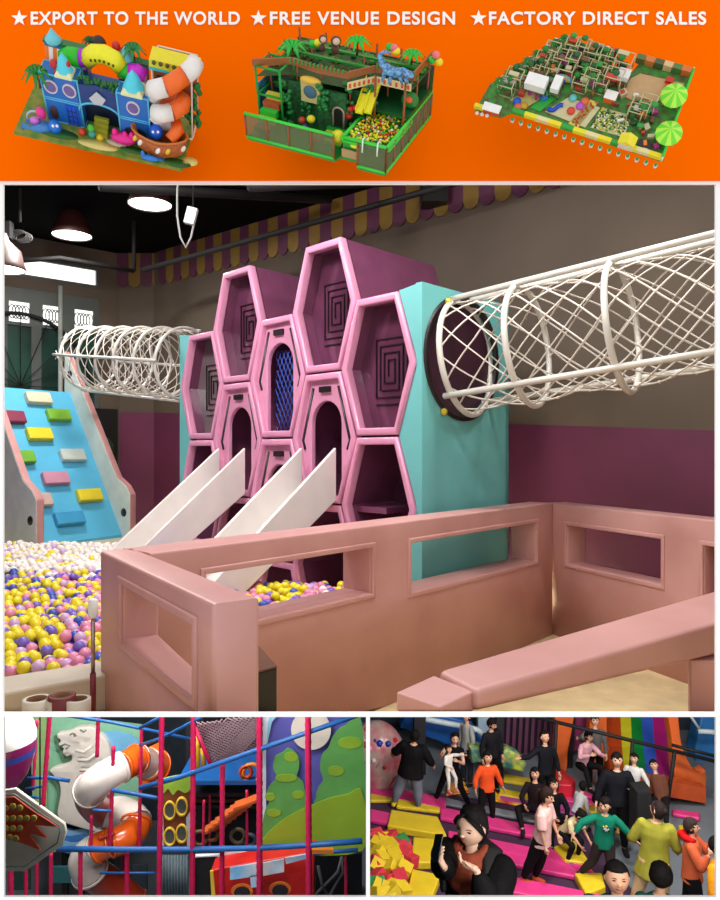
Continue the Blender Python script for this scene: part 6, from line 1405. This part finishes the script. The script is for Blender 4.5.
for x in (610, 650, 690):
    a = W(x, 786, 13.4); mb = MB(); mb.loft([Vector((a.x, a.y, ZR+.002)), Vector((a.x, a.y, a.z-.15))], .06, n=8); mb.v = [v-rs.location for v in mb.v]; mb.build('support', m_dk, rs)
flat('maroon_panel', [(575, 700), (590, 700), (588, 745), (572, 752)], 14.6, mat('maroon_mat', (120, 34, 80), .6), th=.1, label='maroon hanging panel between two orange slide sides', cat='panel')
flat('black_gap_sheet', [(571, 700), (577, 700), (572, 775), (566, 775)], 14.3, mat('gap_dark', (26, 22, 30), .7), th=.1, label='dark sheet standing in for the black gap beside the orange slide side', cat='panel')  # shade of the gap put in as a dark sheet
bp_ = flat('blue_play_tower', [(702, 715), (724, 712), (724, 790), (698, 776), (695, 752)], 14.6, mat('tower_blue', (46, 120, 190), .5), th=.4, bev=.03, label='blue play tower with white bar at the far right', cat='play tower')
mb = MB(); mb.loft([W(698, 731, 14.1), W(724, 733, 14.1)], .05, n=8); mb.loft([W(688, 712, 14.1), W(700, 730, 14.1)], .03, n=6); mb.build('white_bar', mat('bar_white', (214, 224, 230), .4), bp_)
# black guard rail
gr = empty('guard_rail', (xx(620, 12.3), 12.3, ZR), 'long black guard rail slanting across in front of the rainbow slide', 'rail')
def gb(mb, name): mb.v = [v-gr.location for v in mb.v]; mb.build(name, m_dk, gr)
A_, B_ = W(524, 714, 12.9), W(722, 763, 12.3)
mb = MB(); mb.loft([A_, B_], .035, n=8); gb(mb, 'top_rail')
mb = MB(); mb.loft([W(672, 745, 12.6), W(722, 758, 12.4)], .03, n=8); gb(mb, 'second_rail')
for u, dx in ((.17, -4), (.56, -5), (.77, -9)):
    a = A_.lerp(B_, u); mb = MB(); b = Vector((a.x+dx*12.5/F, a.y, ZR+.002)); mb.loft([a, b], .035, n=8); gb(mb, 'rail_post')
# --- people
P = person
BK = (16, 15, 18)
P('person in a black jacket and grey leggings standing with back turned and legs apart', 411, 12.6, 1.42, 165, lean=(-.12, -.05), legL=((-.12, .1, -1), (-.05, 0, -1)), legR=((.42, 0, -1), (.3, -.1, -1)), armL=((-.5, .25, -1), (-.2, .5, -.6)), armR=((.7, .3, -.8), (.4, .7, -.2)), top=BK, pants=(112, 118, 136), shoes=(220, 190, 50), hair='bun', fat=1.6, coat=.06, hd=(0, 10, 0))
P('person in a black sleeveless top leaning with a child held against the shoulder', 452, 12.8, 1.36, -20, lean=(.12, .1), legL=((-.4, 0, -1), (-.35, 0, -1)), legR=((.35, .1, -1), (.5, -.1, -1)), armL=((-.4, .5, -.7), (.3, .8, .6)), armR=((.3, .5, -.8), (-.4, .8, .5)), sleeve=.2, top=BK, pants=BK, shoes=(30, 30, 30), hair='bun', hd=(20, 10, 0))
P('small child in white held up by the person in the black top', 449, 12.35, .75, 30, pelvis=W(449, 768, 12.35).z, legL=((-.2, .5, -.8), (0, 0, -1)), legR=((.2, .5, -.8), (0, 0, -1)), armL=((-.3, .4, -.6), (.2, .7, -.2)), armR=((.5, .5, .1), (.3, .8, .2)), top=(226, 220, 214), pants=(222, 214, 206), shoes=(226, 120, 150), hair='short', hs=1.3)
P('person in a grey white hoodie standing behind at the top left', 467, 13.6, 1.36, -60, top=(170, 172, 170), pants=(40, 44, 56), hair='fringe', coat=.03)
P('person in black looking down at the pale column behind the boy in orange', 492, 13.2, 1.42, 20, top=(28, 28, 34), pants=BK, hair='fringe', hd=(30, 25, 0), lean=(-.1, .1))
P('boy in a bright orange sweater and black trousers walking', 487, 12.2, 1.16, 12, lean=(.03, 0), top=(232, 84, 36), pants=BK, shoes=(60, 30, 26), hair='fringe', hs=1.2, fat=1.25, armL=((-.55, .1, -.9), (-.1, .3, -1)), armR=((.45, 0, -1), (.35, .2, -.9)), legL=((-.25, .2, -1), (-.1, -.2, -1)), legR=((.12, 0, -1), (.05, 0, -1)), coat=.02, hd=(-5, 0, 0))
SIT = dict(legL=((-.35, .95, .1), (-.1, .5, -.9)), legR=((.35, .95, .1), (.15, .5, -.9)))
P('seated person in black over a red shirt with knees apart, beside the capped person', 535, 12.1, 1.35, -15, pelvis=ZR+.32, top=(30, 20, 26), pants=BK, hair='long', armL=((-.4, .4, -.8), (.3, .8, -.3)), armR=((.4, .4, -.8), (-.3, .8, -.3)), legL=((-.7, .8, .25), (.3, .6, -.9)), legR=((.7, .8, .2), (-.2, .7, -.9)))
P('person in a black cap and black jacket standing before the slats', 545, 12.5, 1.42, 10, top=(24, 24, 30), pants=BK, hair='crop', armL=((-.8, .3, -.35), (-.9, .3, .1)), armR=((.35, 0, -1), (.1, .3, -1)), hd=(10, 0, 0))
P('seated person in a black hooded coat with pale face, right of the red shirt', 554, 11.8, 1.3, 5, pelvis=ZR+.30, top=BK, pants=BK, hair='long', armL=((-.3, .5, -.8), (.4, .8, -.2)), armR=((.3, .5, -.8), (-.4, .8, -.2)), **SIT)
P('girl in a pale pink shirt and black trousers with a long ponytail, orange shoes', 542, 10.4, 1.44, 60, lean=(0, .1), fat=1.3, top=(232, 184, 180), sleeve=.85, pants=BK, shoes=(206, 84, 44), hair='pony', haircol=(44, 28, 24), hs=1.1, armL=((-.2, .1, -1), (0, .2, -1)), armR=((.1, .3, -1), (0, .4, -1)), legL=((-.05, -.4, -1), (0, -.4, -1)), legR=((.05, -.1, -1), (0, -.3, -1)), hd=(-10, 20, 0), coat=.04)
P('crouching child in a cream shirt and black trousers with blue shoes', 564, 11.1, 1.12, 35, pelvis=ZR+.47, lean=(0, .85), top=(222, 206, 160), pants=(22, 22, 26), shoes=(30, 110, 190), hair='bun', hs=1.15, sleeve=.8, legL=((-.15, .9, -.35), (-.05, -.35, -1)), legR=((.15, .9, -.3), (.05, -.3, -1)), armL=((-.1, .4, -1), (.1, .6, -.5)), armR=((.1, .5, -1), (-.1, .6, -.5)), hd=(0, 20, 0))
P('small child in a grey white jacket crouching behind the crouching child', 576, 11.9, .95, 120, pelvis=ZR+.36, lean=(0, .5), top=(196, 196, 200), pants=(120, 120, 130), hair='short', hs=1.2, legL=((-.15, .9, -.3), (-.05, -.3, -1)), legR=((.15, .9, -.3), (.05, -.3, -1)))
P('person in a pink and white top sitting beside the maroon panel', 582, 13.0, 1.3, 25, pelvis=ZR+.68, top=(214, 160, 170), pants=BK, hair='short', armL=((-.5, .4, -.5), (.5, .6, .3)), armR=((.4, .5, -.6), (-.3, .8, .2)), lean=(.1, .25), **SIT)
P('person in a grey top standing at the end of the orange slide side', 595, 13.4, 1.36, -10, top=(104, 100, 100), pants=BK, hair='short', armL=((-.5, .4, -.5), (-.3, .6, .3)))
P('seated person in black trousers in front of the person in grey', 598, 12.25, 1.2, 30, pelvis=ZR+.42, top=(26, 26, 34), pants=BK, hair='short', lean=(0, .45), hd=(0, 30, 0), **SIT)
P('tall person in a black sweater standing behind the boy in green', 617, 11.3, 1.54, -5, top=(22, 22, 28), pants=BK, hair='fringe', fat=1.2, armL=((-.5, 0, -1), (-.25, .2, -1)), armR=((.4, 0, -1), (.1, .2, -1)), hd=(-8, 5, 0))
P('person in a white shirt just right of the tall person in black', 634, 12.1, 1.2, -30, top=(214, 210, 208), pants=BK, hair='short', armR=((.5, .1, -.9), (.1, .4, -1)), armL=((-.3, 0, -1), (0, .2, -1)))
gboy = P('boy in a green sweater and dark trousers striding with arms spread', 604, 10.4, 1.3, -8, lean=(.02, .05), top=(16, 118, 92), pants=(48, 42, 42), shoes=(40, 40, 90), hair='fringe', hs=1.12, fat=1.2, armL=((-1, .1, -.45), (-.75, .3, -1)), armR=((.8, .3, -.7), (.9, .4, -.8)), legL=((-.3, -.1, -1), (-.7, -.35, -1)), legR=((.05, .3, -1), (.0, -.3, -1)), hd=(-30, 12, 0), coat=.02)
P('person in brown and dark clothes sitting at the foot of the rainbow slide', 661, 12.2, 1.25, -40, pelvis=ZR+.42, top=(110, 66, 50), pants=(30, 26, 30), hair='short', lean=(-.3, -.2), hd=(20, 0, 0), **SIT)
P('person in a loose olive green shirt and cream trousers seen from behind', 654, 9.7, 1.57, 160, lean=(-.05, .0), top=(158, 154, 56), pants=(208, 174, 128), shoes=(190, 180, 170), hair='bun', haircol=(40, 30, 28), fat=1.32, coat=.13, armL=((-.35, .1, -1), (-.15, .8, -.7)), armR=((.5, .1, -1), (.15, .9, -.6)), hd=(55, 0, 0), legL=((-.08, 0, -1), (-.02, 0, -1)), legR=((.25, 0, -1), (.3, 0, -1)))
P('person in a dusty orange sweater and red hood with a hand raised to the face', 692, 9.5, 1.44, 62, top=(196, 92, 58), pants=BK, shoes=BK, hair='short', haircol=(52, 40, 38), hood=(206, 22, 24), fat=1.28, coat=.03, armL=((-.3, .5, -.8), (.2, .5, .95)), armR=((.1, .6, -.6), (-.1, .55, .9)), hd=(0, 5, 0), legL=((-.1, .25, -1), (0, 0, -1)), legR=((.1, -.15, -1), (0, -.1, -1)))
P('person in a yellow orange jacket cut off by the right edge', 719, 8.9, 1.5, 40, top=(232, 148, 24), pants=BK, hair='short', fat=1.2, armL=((-.45, .2, -1), (-.2, .4, -1)), coat=.02)
q = gboy['hip']+gboy['t']*.2*gboy['H']+gboy['fws']*.072*gboy['H']*1.2; mb = MB()
for dx, dz, r, mi in ((0, 0, .042, 0), (-.03, -.01, .02, 1), (.03, -.012, .022, 1), (0, .04, .018, 2), (.012, .02, .014, 1), (-.03, .035, .012, 2)):
    mb.ell(q+gboy['sxs']*dx*1.3+gboy['t']*dz*1.3+gboy['fws']*.004*(mi+1), (r, .012, r*.8), mi, n=10, m=6)
mb.build('chest_print', [mat('print_grey', (190, 200, 200), .7), mat('print_black', (30, 34, 40), .7), mat('print_yellow', (214, 200, 80), .7)], gboy['e'])
# black upright slab standing for a dark column beside the olive shirt
flat('black_upright_form', [(637, 792), (652, 790), (655, 828), (650, 845), (636, 845)], 10.8, mat('upright_black', (14, 13, 16), .9), th=.35, bev=.06, label='tall black upright form between the boy in green and the olive shirt', cat='post')
mb = MB(); a = W(646, 840, 10.6); mb.loft([Vector((a.x, a.y, ZR+.002)), a], .06, n=8); mb.build('stand', m_dk, bpy.data.objects['black_upright_form'])
# viewing platform and the three people nearest the camera
zp = -1.85
pf = MB().box((3.2, 4.35, zp-.05), (6.2, 1.5, .1)).build('viewing_platform', mat('platform_grey', (90, 90, 96), .7), label='grey viewing platform below the nearest people', cat='platform')
for (x, y) in ((.4, 3.8), (.4, 4.9), (6, 3.8), (6, 4.9)): MB().loft([(x, y, ZR), (x, y, zp-.1)], .06, n=8).build('platform_leg', m_dk, pf)
wm = P('person in a black padded coat and rust scarf looking at a phone, nearest the camera', 481, 4.3, 1.5, -36, pelvis=zp+.52, lean=(-.06, .12), top=BK, pants=BK, shoes=BK, hair='bun', haircol=(24, 20, 22), skin=(232, 190, 164), fat=1.62, coat=.02, vox=.009, ik={'L': (444, 868, 3.95), 'R': (476, 869, 3.98)}, handdirL=(-.25, .35, .9), handdirR=(-.9, .35, .25), hd=(-4, 6, 4), curl=.75, round=1,
    armL=((-.35, .55, -.75), (.1, .62, .8)), armR=((.4, .45, -.8), (-.75, .8, .35)), palmL=(.75, -.5, .2), palmR=(-.2, -.3, .9), **SIT)
def place(mb, name, m, w): 
    mb.build(name, m, w['e'])
H = wm['H']; nk = wm['neck']; fw_ = wm['fws']; sx_ = wm['sxs']; t_ = wm['t']
mb = MB()
for k, (dz, r, ff, w_) in enumerate(((.005, .03, .055, .06), (-.02, .034, .075, .075), (-.05, .038, .09, .085), (-.085, .036, .1, .08))):
    mb.loft([nk+t_*dz*H+sx_*w_*H*math.cos(a*PI/8)*(1)+fw_*(ff*H*math.sin(a*PI/8)*1.0+.004*H)+Vector((0, 0, -.012*H*math.sin(a*PI/8))) for a in range(-1, 10)], r*H*.75, n=10)
place(remesh(mb, .009, 3), 'scarf', mat('rust_scarf', (150, 64, 40), .8, var=.15, scale=20, bump=.4), wm)
mb = MB()
for s_ in (-1, 1):
    mb.loft([nk-fw_*.05*H+t_*.01*H, nk+sx_*s_*.08*H-fw_*.02*H, nk+sx_*s_*.115*H+fw_*.06*H-t_*.04*H, nk+sx_*s_*.08*H+fw_*.125*H-t_*.13*H], [(.04*H, .02*H), (.05*H, .022*H), (.045*H, .02*H), (.02*H, .012*H)], n=10)
place(remesh(mb, .009, 3), 'coat_collar', mat('collar_black', (20, 19, 22), .7, bump=.3), wm)
# phone held in her raised hand
wr = wm['M']@wm['aL'][2]; dL = ((wm['M']@wm['aL'][2])-(wm['M']@wm['aL'][1])).normalized()
ph = W(437, 848, 3.93); Rp = Matrix.Rotation(math.radians(-70), 3, 'Z')@Matrix.Rotation(math.radians(-30), 3, 'X')@Matrix.Rotation(-.5, 3, 'Y')
o = MB().box((0, 0, 0), (.072, .009, .145), rot=Rp); o.v = [v+ph for v in o.v]; o.build('mobile_phone', mat('phone_black', (16, 16, 18), .25), bevel=.004, label='black mobile phone held in the hands of the person in the padded coat', cat='phone')
o = MB().box((0, .0052, 0), (.064, .0015, .13), rot=Rp); o.v = [v+ph+Rp@Vector((0, .0055, 0)) for v in o.v]; s_o = o.build('screen', mat('phone_screen', (90, 100, 110), .2), bpy.data.objects['mobile_phone'])
P('boy with short black hair smiling up at the bottom edge', 617, 4.25, 1.27, -8, pelvis=zp+.31, round=1, top=(40, 56, 80), pants=BK, hair='crop', hs=.95, fat=1.45, vox=.009, smile=1, hd=(0, 4, 0), skin=(226, 168, 136), **SIT)
P('boy with black hair seen from behind at the bottom edge, right of the smiling boy', 660, 4.45, 1.14, 165, pelvis=zp+.26, round=1, top=(26, 80, 70), pants=BK, hair='crop', hs=1.0, vox=.009, hd=(10, 5, 0), **SIT)
for (px, Y, z) in ((481, 4.4, zp+.34), (617, 4.35, zp+.14), (660, 4.45, zp+.12)):
    MB().box((xx(px, Y), Y, (z+zp)/2), (.42, .36, z-zp)).build('stool', mat('stool_grey', (80, 80, 86), .6), bevel=.02, label='low grey stool under the %s' % {481: 'person in the padded coat', 617: 'smiling boy', 660: 'boy seen from behind'}[px], cat='stool')
for (x, y, e) in ((1.4, 6.2, 105), (3.6, 6.6, 105), (5.4, 7.0, 95), (2.4, 9.0, 165), (5.0, 9.4, 175), (1.1, 3.0, 22), (2.3, 3.0, 22)):
    lamp('unseen_lamp', 'AREA', (x, y, -.12 if y > 4.3 else -.05), e, .8 if y > 4.3 else .4, (1, .97, .93), target=(x, y+(2.6 if y > 4.3 else 1), ZR+1 if y > 4.3 else -1.2))  # unseen lamps added above the view; the near pair brightens the faces
